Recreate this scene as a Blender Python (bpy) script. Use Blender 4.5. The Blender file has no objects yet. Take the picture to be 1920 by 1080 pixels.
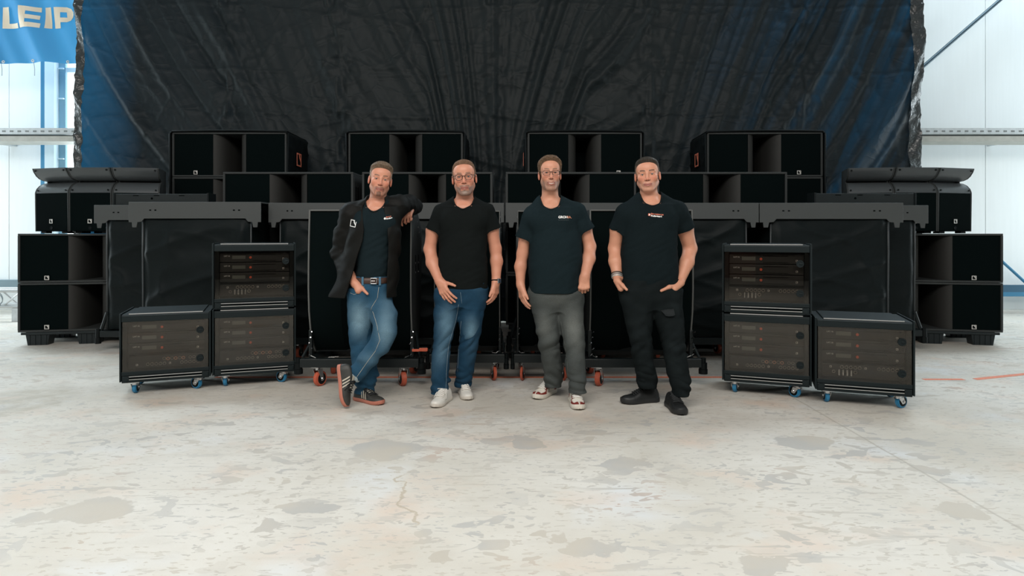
import bpy, bmesh, math, random
import numpy as np
from mathutils import Vector, Matrix
from mathutils.bvhtree import BVHTree
random.seed(7); rng = np.random.RandomState(7)
SC = bpy.context.scene
COL = SC.collection
PI = math.pi
# ------------------------------------------------------------------ camera, world, light, exposure
EYE = 1.25; FPX = 1200.0; HORIZON = 440.0
cam_d = bpy.data.cameras.new('camera'); cam = bpy.data.objects.new('camera', cam_d); COL.objects.link(cam)
cam_d.sensor_width = 36.0; cam_d.lens = FPX/1920*36.0
cam_d.shift_y = (HORIZON-540)/1920.0
cam.location = (0, 0, EYE); cam.rotation_euler = (PI/2, 0, 0)
SC.camera = cam
SC.view_settings.view_transform = 'Standard'; SC.view_settings.look = 'None'
SC.view_settings.gamma = 1.0; SC.view_settings.use_curve_mapping = False
SC.view_settings.exposure = 0.0
w = bpy.data.worlds.new('overcast_sky'); SC.world = w; w.use_nodes = True
w.node_tree.nodes['Background'].inputs[0].default_value = (0.90, 0.96, 1.0, 1)
w.node_tree.nodes['Background'].inputs[1].default_value = 0.29
def area(name, loc, rot, sx, sy, e, col=(1,1,1)):
    l = bpy.data.lights.new(name, 'AREA'); l.shape = 'RECTANGLE'; l.size = sx; l.size_y = sy; l.energy = e; l.color = col
    o = bpy.data.objects.new(name, l); COL.objects.link(o); o.location = loc; o.rotation_euler = rot; return o
area('hall_lamp', (-0.8, -1.2, 5.4), (math.radians(42), 0, 0), 8, 2.2, 590, (1.0, .955, .90))
area('wall_fill_left', (-8.6, 9.95, 8.8), (math.radians(4), 0, 0), 6, 1.2, 720, (.80, .93, 1.0))  # added fill, unseen source: brightens back wall and curtain from behind
area('wall_fill_right', (8.0, 9.95, 8.8), (math.radians(4), 0, 0), 6, 1.2, 520, (.80, .93, 1.0))  # added fill for the right end, no real fixture

area('side_window_left', (-11.8, 8.6, 2.2), (0, -PI/2, 0), 3.6, 2.6, 170, (.85, .95, 1.0))
area('side_window_right', (11.8, 8.6, 2.2), (0, PI/2, 0), 3.6, 2.6, 170, (.85, .95, 1.0))

# ------------------------------------------------------------------ helpers
def at(px, py, Y): return Vector(((px-960)*Y/FPX, Y, EYE-(py-HORIZON)*Y/FPX))
def fy(py): return FPX*EYE/(py-HORIZON)
def X(px, Y): return (px-960)*Y/FPX
def Z(py, Y): return EYE-(py-HORIZON)*Y/FPX

def mat(name, col, rough=.5, metal=0, spec=.5, **k):
    m = bpy.data.materials.new(name); m.use_nodes = True
    b = m.node_tree.nodes['Principled BSDF']
    b.inputs['Base Color'].default_value = (*col, 1); b.inputs['Roughness'].default_value = rough
    b.inputs['Metallic'].default_value = metal; b.inputs['Specular IOR Level'].default_value = spec
    for a, v in k.items(): b.inputs[a.replace('_', ' ')].default_value = v
    return m
def nodes(m):
    nt = m.node_tree; return nt, nt.nodes['Principled BSDF'], nt.nodes['Material Output']
def nn(nt, t, **k):
    n = nt.nodes.new(t)
    for a, v in k.items():
        if a in ('inp',):
            for i, x in v.items(): n.inputs[i].default_value = x
        else: setattr(n, a, v)
    return n
def grain(m, scale=60, amt=.25, bump=.15, dist=.002, coord='Object', stretch=(1,1,1)):
    """fine colour mottling and relief"""
    nt, b, o = nodes(m); tc = nn(nt, 'ShaderNodeTexCoord'); mp = nn(nt, 'ShaderNodeMapping'); mp.inputs['Scale'].default_value = stretch
    nt.links.new(tc.outputs[coord], mp.inputs[0])
    n = nn(nt, 'ShaderNodeTexNoise', inp={'Scale': scale, 'Detail': 4.0, 'Roughness': .6}); nt.links.new(mp.outputs[0], n.inputs['Vector'])
    base = b.inputs['Base Color'].default_value[:]
    mx = nn(nt, 'ShaderNodeMix', data_type='RGBA'); mx.inputs[6].default_value = tuple(c*(1-amt) for c in base[:3])+(1,); mx.inputs[7].default_value = tuple(min(1, c*(1+amt)) for c in base[:3])+(1,)
    nt.links.new(n.outputs[0], mx.inputs[0]); nt.links.new(mx.outputs[2], b.inputs['Base Color'])
    bp = nn(nt, 'ShaderNodeBump', inp={'Strength': bump, 'Distance': dist}); nt.links.new(n.outputs[0], bp.inputs['Height']); nt.links.new(bp.outputs[0], b.inputs['Normal'])
    return m

class B:
    """collects shapes in one bmesh"""
    def __init__(s): s.bm = bmesh.new()
    def box(s, x0, x1, y0, y1, z0, z1, bev=0):
        r = bmesh.ops.create_cube(s.bm, size=1); v = r['verts']
        for p in v: p.co = Vector(((x0+x1)/2+p.co.x*(x1-x0), (y0+y1)/2+p.co.y*(y1-y0), (z0+z1)/2+p.co.z*(z1-z0)))
        if bev:
            es = list({e for p in v for e in p.link_edges})
            bmesh.ops.bevel(s.bm, geom=es, offset=bev, segments=2, affect='EDGES', profile=.5)
        return s
    def cyl(s, a, b, r, seg=16, r2=None):
        a, b = Vector(a), Vector(b); d = b-a; L = d.length
        q = d.to_track_quat('Z', 'Y').to_matrix().to_4x4()
        bmesh.ops.create_cone(s.bm, cap_ends=True, segments=seg, radius1=r, radius2=r if r2 is None else r2, depth=L, matrix=Matrix.Translation((a+b)/2) @ q)
        return s
    def sph(s, c, r, sc=(1,1,1), seg=16):
        m = Matrix.Translation(c) @ Matrix.Diagonal((*sc, 1))
        bmesh.ops.create_uvsphere(s.bm, u_segments=seg, v_segments=seg//2+2, radius=r, matrix=m); return s
    def prism(s, pts, axis, a0, a1):
        """polygon of 2-D points pushed along an axis ('x': pts are (y,z); 'y': (x,z); 'z': (x,y))"""
        def P(u, v, a): return {'x': (a, u, v), 'y': (u, a, v), 'z': (u, v, a)}[axis]
        A = [s.bm.verts.new(P(u, v, a0)) for u, v in pts]; Bv = [s.bm.verts.new(P(u, v, a1)) for u, v in pts]
        n = len(pts)
        s.bm.faces.new(A[::-1]); s.bm.faces.new(Bv)
        for i in range(n): s.bm.faces.new((A[i], A[(i+1) % n], Bv[(i+1) % n], Bv[i]))
        return s
    def ring(s, c, axis, R, r, seg=20, ts=6):
        c = Vector(c); ax = Vector(axis).normalized(); u = ax.orthogonal().normalized(); v = ax.cross(u)
        V = []
        for i in range(seg):
            t = 2*PI*i/seg; d = u*math.cos(t)+v*math.sin(t)
            V.append([s.bm.verts.new(c+d*(R+r*math.cos(2*PI*j/ts))+ax*r*math.sin(2*PI*j/ts)) for j in range(ts)])
        for i in range(seg):
            for j in range(ts): s.bm.faces.new((V[i][j], V[(i+1) % seg][j], V[(i+1) % seg][(j+1) % ts], V[i][(j+1) % ts]))
        return s
    def tube(s, pts, r, seg=8, rr=None):
        pts = [Vector(p) for p in pts]; R = []
        for i, p in enumerate(pts):
            d = (pts[min(i+1, len(pts)-1)]-pts[max(i-1, 0)]).normalized()
            ref = Vector((0, 0, 1)) if abs(d.z) < .9 else Vector((0, 1, 0))
            u = d.cross(ref).normalized(); v = d.cross(u); q = r if rr is None else rr[i]
            R.append([s.bm.verts.new(p+u*q*math.cos(2*PI*j/seg)+v*q*math.sin(2*PI*j/seg)) for j in range(seg)])
        for i in range(len(R)-1):
            for j in range(seg): s.bm.faces.new((R[i][j], R[i][(j+1) % seg], R[i+1][(j+1) % seg], R[i+1][j]))
        s.bm.faces.new(R[0][::-1]); s.bm.faces.new(R[-1]); return s
    def strip(s, rows):
        """grid of points (list of rows)"""
        V = [[s.bm.verts.new(p) for p in r] for r in rows]
        for i in range(len(V)-1):
            for j in range(len(V[0])-1): s.bm.faces.new((V[i][j], V[i][j+1], V[i+1][j+1], V[i+1][j]))
        return s
def ob(name, b, m, parent=None, smooth=None, loc=None, bevel=0):
    bm = b.bm if isinstance(b, B) else b
    bmesh.ops.recalc_face_normals(bm, faces=bm.faces)
    me = bpy.data.meshes.new(name); bm.to_mesh(me); bm.free()
    return obm(name, me, m, parent, smooth, loc, bevel)
def obm(name, me, m, parent=None, smooth=None, loc=None, bevel=0):
    for x in (m if isinstance(m, (list, tuple)) else [m]): me.materials.append(x)
    o = bpy.data.objects.new(name, me); COL.objects.link(o)
    if parent: o.parent = parent
    if loc: o.location = loc
    if smooth is not None:
        if smooth is True: me.polygons.foreach_set('use_smooth', [True]*len(me.polygons))
        else:
            me.polygons.foreach_set('use_smooth', [True]*len(me.polygons)); me.set_sharp_from_angle(angle=math.radians(smooth))
    if bevel:
        md = o.modifiers.new('bevel', 'BEVEL'); md.width = bevel; md.segments = 2; md.limit_method = 'ANGLE'; md.angle_limit = math.radians(40)
    return o
def thing(name, label, cat, loc=(0,0,0), rz=0, group=None):
    o = bpy.data.objects.new(name, None); o.empty_display_size = .1; COL.objects.link(o)
    o.location = loc; o.rotation_euler = (0, 0, rz); tag(o, label, cat, group); return o
def tag(o, label, cat, group=None):
    o['label'] = label; o['category'] = cat
    if group: o['group'] = group
    return o
def struct(o): o['kind'] = 'structure'; return o
def dup(root, loc, rz=0, label=None, group=None, scale=None):
    r = root.copy(); COL.objects.link(r); r.location = loc; r.rotation_euler = (0, 0, rz)
    if label: r['label'] = label
    if group: r['group'] = group
    if scale: r.scale = scale
    for ch in list(root.children):
        c = ch.copy(); COL.objects.link(c); c.parent = r
        for g in list(ch.children):
            d = g.copy(); COL.objects.link(d); d.parent = c
    return r
def vnoise(x, y, seed=0):
    """smooth 2-D value noise in 0..1 (numpy)"""
    x = np.asarray(x, float); y = np.asarray(y, float)
    def h(i, j):
        v = np.sin(i*127.1+j*311.7+seed*74.7)*43758.5453; return v-np.floor(v)
    i, j = np.floor(x), np.floor(y); u, v = x-i, y-j; u = u*u*u*(u*(u*6-15)+10); v = v*v*v*(v*(v*6-15)+10)
    return (h(i, j)*(1-u)+h(i+1, j)*u)*(1-v)+(h(i, j+1)*(1-u)+h(i+1, j+1)*u)*v
def ridge(x, y, seed=0): return 1-np.abs(2*vnoise(x, y, seed)-1)
def grid_obj(name, P, m, parent=None, smooth=True, uv=False):
    """P: array (rows, cols, 3)"""
    R, Cc, _ = P.shape; me = bpy.data.meshes.new(name)
    idx = np.arange(R*Cc).reshape(R, Cc)
    F = np.stack([idx[:-1, :-1], idx[:-1, 1:], idx[1:, 1:], idx[1:, :-1]], -1).reshape(-1, 4)
    me.from_pydata(P.reshape(-1, 3).tolist(), [], F.tolist()); me.update()
    return obm(name, me, m, parent, smooth)
def text_mesh(s, size, extrude=.0008, bold=0.0, align='LEFT', shear=0):
    c = bpy.data.curves.new('t', 'FONT'); c.body = s; c.size = size; c.extrude = extrude; c.offset = bold; c.align_x = align; c.shear = shear
    o = bpy.data.objects.new('t', c); COL.objects.link(o)
    dg = bpy.context.evaluated_depsgraph_get(); me = bpy.data.meshes.new_from_object(o.evaluated_get(dg))
    bpy.data.objects.remove(o); bpy.data.curves.remove(c); me.materials.clear(); return me
def add_mesh(b, me, M):
    t = bmesh.new(); t.from_mesh(me); bmesh.ops.transform(t, matrix=M, verts=t.verts)
    tmp = bpy.data.meshes.new('tmp'); t.to_mesh(tmp); t.free(); b.bm.from_mesh(tmp); bpy.data.meshes.remove(tmp); return b

# ------------------------------------------------------------------ materials
GRILLE = grain(mat('black_grille_foam', (.0022, .0048, .0050), .9, spec=.04), 700, .3, .2, .001)
CAB = grain(mat('dark_grey_paint', (.042, .046, .046), .6, spec=.15), 300, .2, .15, .0008)
HORN = grain(mat('horn_grey_paint', (.034, .034, .032), .6, spec=.2), 300, .15, .15, .0006)
BLACK = mat('black_plastic', (.004, .006, .0065), .5, spec=.15)
MATTEBLACK = mat('matte_black', (.002, .0032, .0035), .9, spec=.04)
BEAM = grain(mat('grey_steel_paint', (.060, .066, .066), .5, spec=.4), 200, .12, .08, .0005)
DBEAM = grain(mat('dark_steel_paint', (.014, .019, .020), .45, spec=.4), 200, .15, .08, .0005)
STEEL = mat('black_steel', (.008, .012, .013), .4, spec=.3)
CHROME = mat('chrome', (.62, .63, .64), .22, 1)
BADGE = mat('badge_silver', (.72, .70, .66), .35, .2)
ORANGE = grain(mat('orange_polyurethane', (.50, .105, .055), .5), 80, .2, .1)
ORANGELOGO = mat('orange_print', (.72, .20, .12), .6)
BLUEW = grain(mat('blue_polyurethane', (.022, .19, .36), .45), 80, .2, .1)
ALU = grain(mat('brushed_aluminium', (.55, .56, .56), .35, .9), 30, .15, .05, .001, stretch=(1, 12, 12))
GALV = grain(mat('galvanised_steel', (.60, .63, .64), .42, .55), 14, .25, .05)
WHITEP = mat('white_print', (.80, .80, .78), .6)

def logo_pts(b, cx, cz, s, y, th=.0015, w=.13):
    """square frame with a cut corner mark; lies in the x-z plane facing -y"""
    h = s/2; t = s*w
    b.box(cx-h, cx-h+t, y-th, y, cz-h, cz+h); b.box(cx+h-t, cx+h, y-th, y, cz-h, cz+h)
    b.box(cx-h+t, cx+h-t, y-th, y, cz+h-t, cz+h); b.box(cx-h+t, cx+h-t, y-th, y, cz-h, cz-h+t)
    b.prism([(cx-.02*s, cz+h-t), (cx+.16*s, cz+h-t), (cx+.24*s, cz+.22*s), (cx+h-t, cz-.02*s), (cx+h-t, cz-.22*s), (cx+.10*s, cz+.12*s)], 'y', y-th, y)
    return b

# ------------------------------------------------------------------ floor
def floor_material():
    m = mat('worn_concrete', (.6, .58, .54), .62, spec=.35); nt, b, o = nodes(m); L = nt.links.new
    geo = nn(nt, 'ShaderNodeNewGeometry')
    def noise(scale, stretch=(1, 1, 1), detail=3, rough=.55, off=(0, 0, 0), dist=0):
        mp = nn(nt, 'ShaderNodeMapping'); mp.inputs['Scale'].default_value = stretch; mp.inputs['Location'].default_value = off
        L(geo.outputs['Position'], mp.inputs[0])
        n = nn(nt, 'ShaderNodeTexNoise', inp={'Scale': scale, 'Detail': detail, 'Roughness': rough, 'Distortion': dist}); L(mp.outputs[0], n.inputs['Vector']); return n.outputs[0]
    def ramp(v, a, c):
        r = nn(nt, 'ShaderNodeMapRange', inp={1: a, 2: c, 3: 0., 4: 1.}); L(v, r.inputs[0]); return r.outputs[0]
    def mul(a, c):
        q = nn(nt, 'ShaderNodeMath', operation='MULTIPLY')
        for i, x in enumerate((a, c)):
            if isinstance(x, float): q.inputs[i].default_value = x
            else: L(x, q.inputs[i])
        return q.outputs[0]
    def mx(a, c, f):
        q = nn(nt, 'ShaderNodeMix', data_type='RGBA')
        for i, x in ((6, a), (7, c)):
            if isinstance(x, tuple): q.inputs[i].default_value = (*x, 1)
            else: L(x, q.inputs[i])
        if isinstance(f, float): q.inputs[0].default_value = f
        else: L(f, q.inputs[0])
        return q.outputs[2]
    def mxx(a, c):
        q = nn(nt, 'ShaderNodeMath', operation='MAXIMUM'); L(a, q.inputs[0]); L(c, q.inputs[1]); return q.outputs[0]
    c = mx((.525, .492, .430), (.612, .588, .540), ramp(noise(.9, detail=4), .35, .65))
    c = mx(c, (.61, .64, .67), mul(ramp(noise(1.3, off=(5, 2, 0)), .58, .72), .55))
    c = mx(c, (.60, .44, .34), mul(ramp(noise(1.7, (1, 1.3, 1), off=(9, 4, 0), detail=5), .54, .74), .60))
    c = mx(c, (.50, .47, .42), mul(ramp(noise(9, (.35, 1.6, 1), detail=5, off=(3, 7, 0)), .52, .70), .45))      # brushed streaks
    big = ramp(noise(1.1, off=(1, 8, 0), detail=2), .36, .60)
    chips = mul(ramp(noise(6.5, (.8, 1.25, 1), detail=2.5, rough=.5, dist=.6), .592, .604), big)
    chips2 = mul(ramp(noise(17, (.75, 1.3, 1), detail=2, off=(2, 1, 0), dist=.4), .618, .631), ramp(noise(1.6, off=(7, 7, 0)), .38, .55))
    chips3 = ramp(noise(34, (.5, 1.5, 1), detail=2, off=(4, 3, 0)), .625, .64)
    scr = mul(ramp(noise(7, (.22, 3.2, 1), detail=3, off=(8, 1, 0)), .64, .655), ramp(noise(1.2, off=(2, 12, 0)), .45, .6))
    allc = mxx(mxx(chips, chips2), mxx(chips3, scr))
    wob = noise(5, detail=4, off=(11, 0, 0)); wob2 = noise(5, detail=4, off=(0, 13, 0))
    sep = nn(nt, 'ShaderNodeSeparateXYZ'); L(geo.outputs['Position'], sep.inputs[0])
    def math2(op, a, c):
        q = nn(nt, 'ShaderNodeMath', operation=op)
        for i, x in enumerate((a, c)):
            if isinstance(x, (float, int)): q.inputs[i].default_value = x
            else: L(x, q.inputs[i])
        return q.outputs[0]
    wx = math2('ADD', sep.outputs[0], math2('MULTIPLY', math2('SUBTRACT', wob, .5), .30)); wy = math2('ADD', sep.outputs[1], math2('MULTIPLY', math2('SUBTRACT', wob2, .5), .30))
    spots = None
    for (cx, cy, rx, ry) in [(-.75, 3.74, .20, .17), (-1.9, 2.9, .18, .13), (-2.12, 2.83, .08, .05), (-1.05, 2.72, .06, .08), (.30, 2.53, .12, .07), (.95, 2.42, .10, .06), (2.0, 2.9, .12, .08), (1.74, 3.85, .17, .12), (.10, 3.85, .10, .14), (.5, 4.05, .10, .06), (-1.45, 3.72, .07, .03), (.62, 3.5, .12, .1), (-.95, 2.95, .12, .05), (1.3, 2.75, .06, .03)]:
        u = math2('DIVIDE', math2('SUBTRACT', wx, cx), rx); v = math2('DIVIDE', math2('SUBTRACT', wy, cy), ry)
        d = math2('SQRT', math2('ADD', math2('MULTIPLY', u, u), math2('MULTIPLY', v, v)), 0)
        r = ramp(d, 1.06, .97); spots = r if spots is None else mxx(spots, r)
    chipcol = mx((.46, .42, .36), (.40, .39, .37), ramp(noise(2.2, off=(6, 6, 0)), .4, .6))
    chipcol = mx(chipcol, (.46, .31, .23), mul(ramp(noise(1.3, off=(3, 15, 0)), .58, .68), .6))
    c = mx(c, chipcol, mul(mxx(allc, spots), .85))
    # brown stain at far left, thin joint along the hall and a crack
    u = math2('DIVIDE', math2('ADD', wx, 3.75), .42); v = math2('DIVIDE', math2('SUBTRACT', wy, 4.7), .55)
    d = math2('SQRT', math2('ADD', math2('MULTIPLY', u, u), math2('MULTIPLY', v, v)), 0)
    c = mx(c, (.40, .36, .29), mul(ramp(d, 1.1, .8), mul(ramp(noise(6, detail=5, off=(1, 1, 0)), .3, .65), .7)))
    jx = math2('ABSOLUTE', math2('SUBTRACT', math2('ADD', sep.outputs[0], math2('MULTIPLY', wob, .02)), 2.17), 0)
    c = mx(c, (.36, .33, .28), mul(ramp(jx, .010, .004), .6))
    cx_ = math2('ABSOLUTE', math2('SUBTRACT', math2('ADD', wx, math2('MULTIPLY', sep.outputs[1], .33)), .50), 0)
    seg_ = mul(ramp(sep.outputs[1], 2.72, 2.78), ramp(sep.outputs[1], 3.36, 3.3))
    c = mx(c, (.42, .36, .28), mul(mul(ramp(cx_, .012, .006), seg_), .8))
    L(c, b.inputs['Base Color'])
    rr = nn(nt, 'ShaderNodeMapRange', inp={1: .3, 2: .7, 3: .45, 4: .7}); L(noise(3, off=(2, 2, 0)), rr.inputs[0]); L(rr.outputs[0], b.inputs['Roughness'])
    bp = nn(nt, 'ShaderNodeBump', inp={'Strength': .25, 'Distance': .003}); L(math2('SUBTRACT', noise(60, detail=3), math2('MULTIPLY', mxx(allc, spots), .8)), bp.inputs['Height']); L(bp.outputs[0], b.inputs['Normal'])
    return m
fl = struct(ob('floor', B().box(-12, 12, -8.2, 11.2, -.2, 0), floor_material()))
PAINT = grain(mat('worn_orange_line_paint', (.66, .22, .13), .7), 40, .35, .1)
b = B()
b.box(-2.6, 3.35, 5.58, 5.64, .0005, .002); b.box(3.55, 3.9, 5.5, 5.55, .0005, .002)
b.prism([(4.0, 5.50), (4.0, 5.56), (4.9, 5.87), (4.9, 5.81)], 'z', .0005, .002)
b.prism([(-4.15, 6.75), (-4.15, 6.82), (-3.6, 6.60), (-3.6, 6.53)], 'z', .0005, .002)
ob('painted_line', b, PAINT, fl)

# ------------------------------------------------------------------ hall shell
WALL = grain(mat('white_wall_panel', (.80, .85, .86), .45), 3, .04, .05, .002, stretch=(6, 1, .3))
WALLBACK = mat('panel_joint', (.42, .50, .54), .6)
BLUESTEEL = mat('blue_steel', (.03, .20, .36), .45)
DARKWALL = mat('brown_wall', (.030, .018, .012), .7)
YW = 10.7
wb = struct(ob('wall_back', B().box(-12, 12, YW+.05, YW+.2, 0, 9), WALLBACK))
pm = None; PW = 1.166; x0 = X(17, YW)-3*PW
b = B().box(.004, PW-.004, 0, .05, .38, 9, .003); pan = ob('panel', b, WALL, wb, loc=(x0, YW, 0)); pm = pan.data
WIN0, WIN1 = X(84, YW), X(84, YW)+3.0
for k in range(1, 21):
    xa = x0+k*PW
    if xa < WIN1-.02 and xa+PW > WIN0+.02:
        if xa < WIN0:
            ob('panel', B().box(xa+.004, WIN0, YW, YW+.05, .38, 9, .003), WALL, wb)
        continue
    o = bpy.data.objects.new('panel', pm); COL.objects.link(o); o.parent = wb; o.location = (xa, YW, 0)
bl = mat('blue_grey_skirting', (.17, .25, .29), .5)
struct(ob('baseboard_back', B().box(-12, 12, YW-.02, YW+.05, 0, .38, .006), mat('pale_kick_panel', (.66, .70, .70), .5)))
struct(ob('trim_1', B().box(-12, X(60, YW), YW-.06, YW, .37, .50, .006), bl))
struct(ob('wall_left', B().box(-12.2, -12, -8.2, 11.2, 0, 9), WALL)); struct(ob('wall_right', B().box(12, 12.2, -8.2, 11.2, 0, 9), WALL))
wf = struct(ob('wall_front', B().box(-12, 12, -8.4, -8.2, 0, 9), DARKWALL))
ob('brick_panel', B().box(-9, -3.2, -8.2, -8.1, 0, 5), mat('red_brown_brick', (.16, .055, .03), .8), wf)
# tall window beside the curtain
PANE = bpy.data.materials.new('daylight_pane'); PANE.use_nodes = True
nt = PANE.node_tree; nt.nodes.remove(nt.nodes['Principled BSDF']); e = nn(nt, 'ShaderNodeEmission', inp={0: (.86, .96, 1, 1), 1: 3.2}); nt.links.new(e.outputs[0], nt.nodes['Material Output'].inputs[0])
FRAMEW = mat('pale_blue_frame', (.62, .78, .86), .4)
wn = struct(thing('window_1', '', '')); del wn['label']; del wn['category']
xa = X(84, YW)
ob('post', B().box(xa, xa+.11, YW-.10, YW+.03, 0, 9, .006), BLUESTEEL, wn)
ob('post', B().box(xa+.11, xa+.27, YW-.16, YW+.03, 0, 9, .006), FRAMEW, wn)
ob('post', B().box(xa+.27, xa+.38, YW-.05, YW+.03, 0, 9, .006), mat('steel_blue_frame', (.22, .42, .55), .4), wn)
ob('transom', B().box(xa+.38, WIN1, YW-.05, YW+.03, Z(137, YW), Z(128, YW), .006), FRAMEW, wn)
ob('pane', B().box(xa+.38, WIN1, YW+.0, YW+.015, .4, Z(137, YW)), PANE, wn)
ob('pane', B().box(xa+.38, WIN1, YW+.0, YW+.015, Z(128, YW), 8.5), PANE, wn)
for k in range(5):
    z0 = Z(300, YW)+k*.5; ob('lattice_bar', B().box(xa+.28, xa+.37, YW-.09, YW-.06, z0, z0+.02), FRAMEW, wn)

# cable trays along the back wall
def tray(xA, xB, lab):
    Y0 = YW-.75
    t = thing('cable_tray', lab, 'cable tray', ((xA+xB)/2, Y0, 0)); h = (xB-xA)/2
    zt = Z(240, Y0); zm = Z(250, Y0); zb = Z(265, Y0)
    ob('tray', B().box(-h, h, 0, .02, zm, zt).box(-h, h, .4, .42, zm, zt).box(-h, h, 0, .42, zm-.012, zm), GALV, t)
    b = B(); n = int(2*h/.12)
    for i in range(n): b.box(-h+i*.12+.03, -h+i*.12+.08, -.004, 0, zm+.02, zm+.045)
    p = ob('perforation', b, mat('slot_shadow_grey', (.20, .22, .22), .6), t); p['kind'] = 'stuff'
    ob('rail', B().box(-h, h, .02, .40, zb, zb+.012).box(-h, h, .0, .02, zb, zm-.03).box(-h, h, 0, .06, zm-.042, zm-.03), grain(mat('dull_zinc', (.46, .46, .42), .55, .3), 9, .25, .05), t)
    bx = -h+2.0 if xA < 0 else h-1.2
    ob('brace', B().prism([(bx-.55, zm-.03), (bx-.30, zm-.03), (bx+.16, zb+.02), (bx+.02, zb+.02)], 'y', -.02, 0), GALV, t)
    ob('bracket', B().box(-.02 if xA > 0 else -.1, .02, .42, .75, zm-.1, zm-.02), GALV, t)
    bb = B().tube([(-h+.1, .1, zt-.01), (-h*.3, .14, zt+.004), (h*.4, .12, zt-.005), (h-.1, .15, zt+.006)], .012)
    ob('cable', bb, mat('orange_cable', (.55, .20, .10), .5), t)
tray(X(-260, 9.95), X(180, 9.95), 'galvanised cable tray on back wall left of the black curtain')
tray(X(1690, 9.95), X(2150, 9.95), 'galvanised cable tray on back wall right of the black curtain')
# bracing on the right
Y0 = YW-.2
d = thing('brace_rod', 'thin steel brace rod slanting across the white wall at upper right', 'rod', at(1728, 128, Y0))
a = at(1690, 160, Y0)-at(1728, 128, Y0); c = at(1935, -52, Y0)-at(1728, 128, Y0)
ob('rod', B().cyl(a, c, .03, 10), mat('grey_rod', (.05, .08, .10), .4, .6), d)
d = thing('guard_rail', 'low blue twin rail with slanted stay in front of right wall', 'rail', at(1905, 545, YW-.3))
o0 = at(1905, 545, YW-.3)
b = B().box(-.6, 1.2, -.03, .03, Z(541, YW-.3)-o0.z-.06, Z(541, YW-.3)-o0.z+.06, .005); ob('rail', b, mat('navy_rail', (.02, .10, .18), .4), d)
b = B().box(-.6, 1.2, -.03, .03, Z(551, YW-.3)-o0.z-.04, Z(551, YW-.3)-o0.z+.035, .005); ob('rail', b, BLUESTEEL, d)
ob('stay', B().cyl(at(1870, 482, YW-.3)-o0, at(1925, 532, YW-.3)-o0, .022, 10), BLUESTEEL, d)
ob('post', B().box(.55, .61, -.03, .03, -o0.z, .1), BLUESTEEL, d)
# aluminium truss lying on the left
d = thing('truss', 'aluminium truss lying on the floor left of the speaker stacks', 'truss', (X(-30, 9.2), 9.2, 0))
zt = Z(545, 9.2); zb = Z(575, 9.2)
for yy in (0, .3):
    for zz in (zt, zb): ob('chord', B().cyl((-.9, yy, zz), (.56, yy, zz), .026, 12), ALU, d, 40)
    for k in range(5): xx = -.85+k*.28; ob('lacing', B().cyl((xx, yy, zt if k % 2 else zb), (xx+.28, yy, zb if k % 2 else zt), .013, 8), ALU, d, 40)
ob('foot', B().box(-.85, -.75, -.03, .33, 0, zb-.02).box(.42, .52, -.03, .33, 0, zb-.02), GALV, d)
ob('cable_coil', B().ring((.2, -.04, zt-.10), (0, 1, .2), .10, .006).ring((.22, -.05, zt-.11), (.1, 1, .3), .09, .006), bpy.data.materials.get('grey_hose') or mat('grey_hose', (.25, .30, .32), .5), d, True)
# blue banner with lettering
YB = 9.6
d = thing('banner', 'blue hanging banner with large cream letters at upper left', 'banner', (X(60, YB), YB, Z(118, YB)))
nx, nz = 90, 50; u = np.linspace(X(-80, YB), X(170, YB), nx); v = np.linspace(0, 2.2, nz); U, V = np.meshgrid(u, v)
ph = U-.55*(2.2-V)*.8
dy = .05*np.sin(ph*6.5)*np.clip(1.4-V*.7, .15, 1)+.03*np.sin(ph*13+1)
BANY = lambda x, z: .05*np.sin((x-.44*(2.2-z))*6.5)*np.clip(1.4-z*.7, .15, 1)+.03*np.sin((x-.44*(2.2-z))*13+1)
BLUEB = mat('blue_banner_cloth', (.05, .25, .50), .5); nt, bs, o = nodes(BLUEB)
tr = nn(nt, 'ShaderNodeBsdfTranslucent', inp={0: (.05, .27, .50, 1)}); ms = nn(nt, 'ShaderNodeMixShader', inp={0: .30}); nt.links.new(bs.outputs[0], ms.inputs[1]); nt.links.new(tr.outputs[0], ms.inputs[2]); nt.links.new(ms.outputs[0], o.inputs[0])
grid_obj('cloth', np.stack([U-d.location.x, dy, V], -1), BLUEB, d)
CREAM = mat('cream_print', (.95, .84, .66), .6)
def glyph(polys, name):
    bm = B()
    for P in polys:
        Q = []
        for i, (px, py) in enumerate(P): Q.append((X(px, YB)-d.location.x, Z(py, YB)-d.location.z))
        # split into a small grid so that it follows the cloth
        bm.prism(Q, 'y', -.030, -.024)
    bmesh.ops.triangulate(bm.bm, faces=bm.bm.faces)
    bmesh.ops.subdivide_edges(bm.bm, edges=bm.bm.edges, cuts=3, use_grid_fill=True)
    for q in bm.bm.verts: q.co.y += float(BANY(q.co.x+d.location.x, q.co.z))
    return ob(name, bm, CREAM, d)
glyph([[(6, 14), (18, 14), (18, 54), (6, 54)], [(18, 45), (38, 45), (38, 54), (18, 54)]], 'letter')
glyph([[(43, 14), (55, 14), (55, 54), (43, 54)], [(55, 14), (77, 14), (77, 23), (55, 23)], [(55, 30), (76, 30), (76, 38), (55, 38)], [(55, 45), (78, 45), (78, 54), (55, 54)]], 'letter')
glyph([[(84, 14), (96, 14), (96, 53), (84, 53)]], 'letter')
glyph([[(102, 14), (114, 14), (114, 53), (102, 53)], [(114, 14), (126, 14), (134, 17), (138, 23), (138, 23.5), (114, 23.5)], [(126, 23.5), (138, 23.5), (138.5, 28), (137, 33.5), (127, 33.5), (127.5, 28)], [(114, 33.5), (137, 33.5), (133, 39), (126, 42), (114, 42)]], 'letter')
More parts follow.
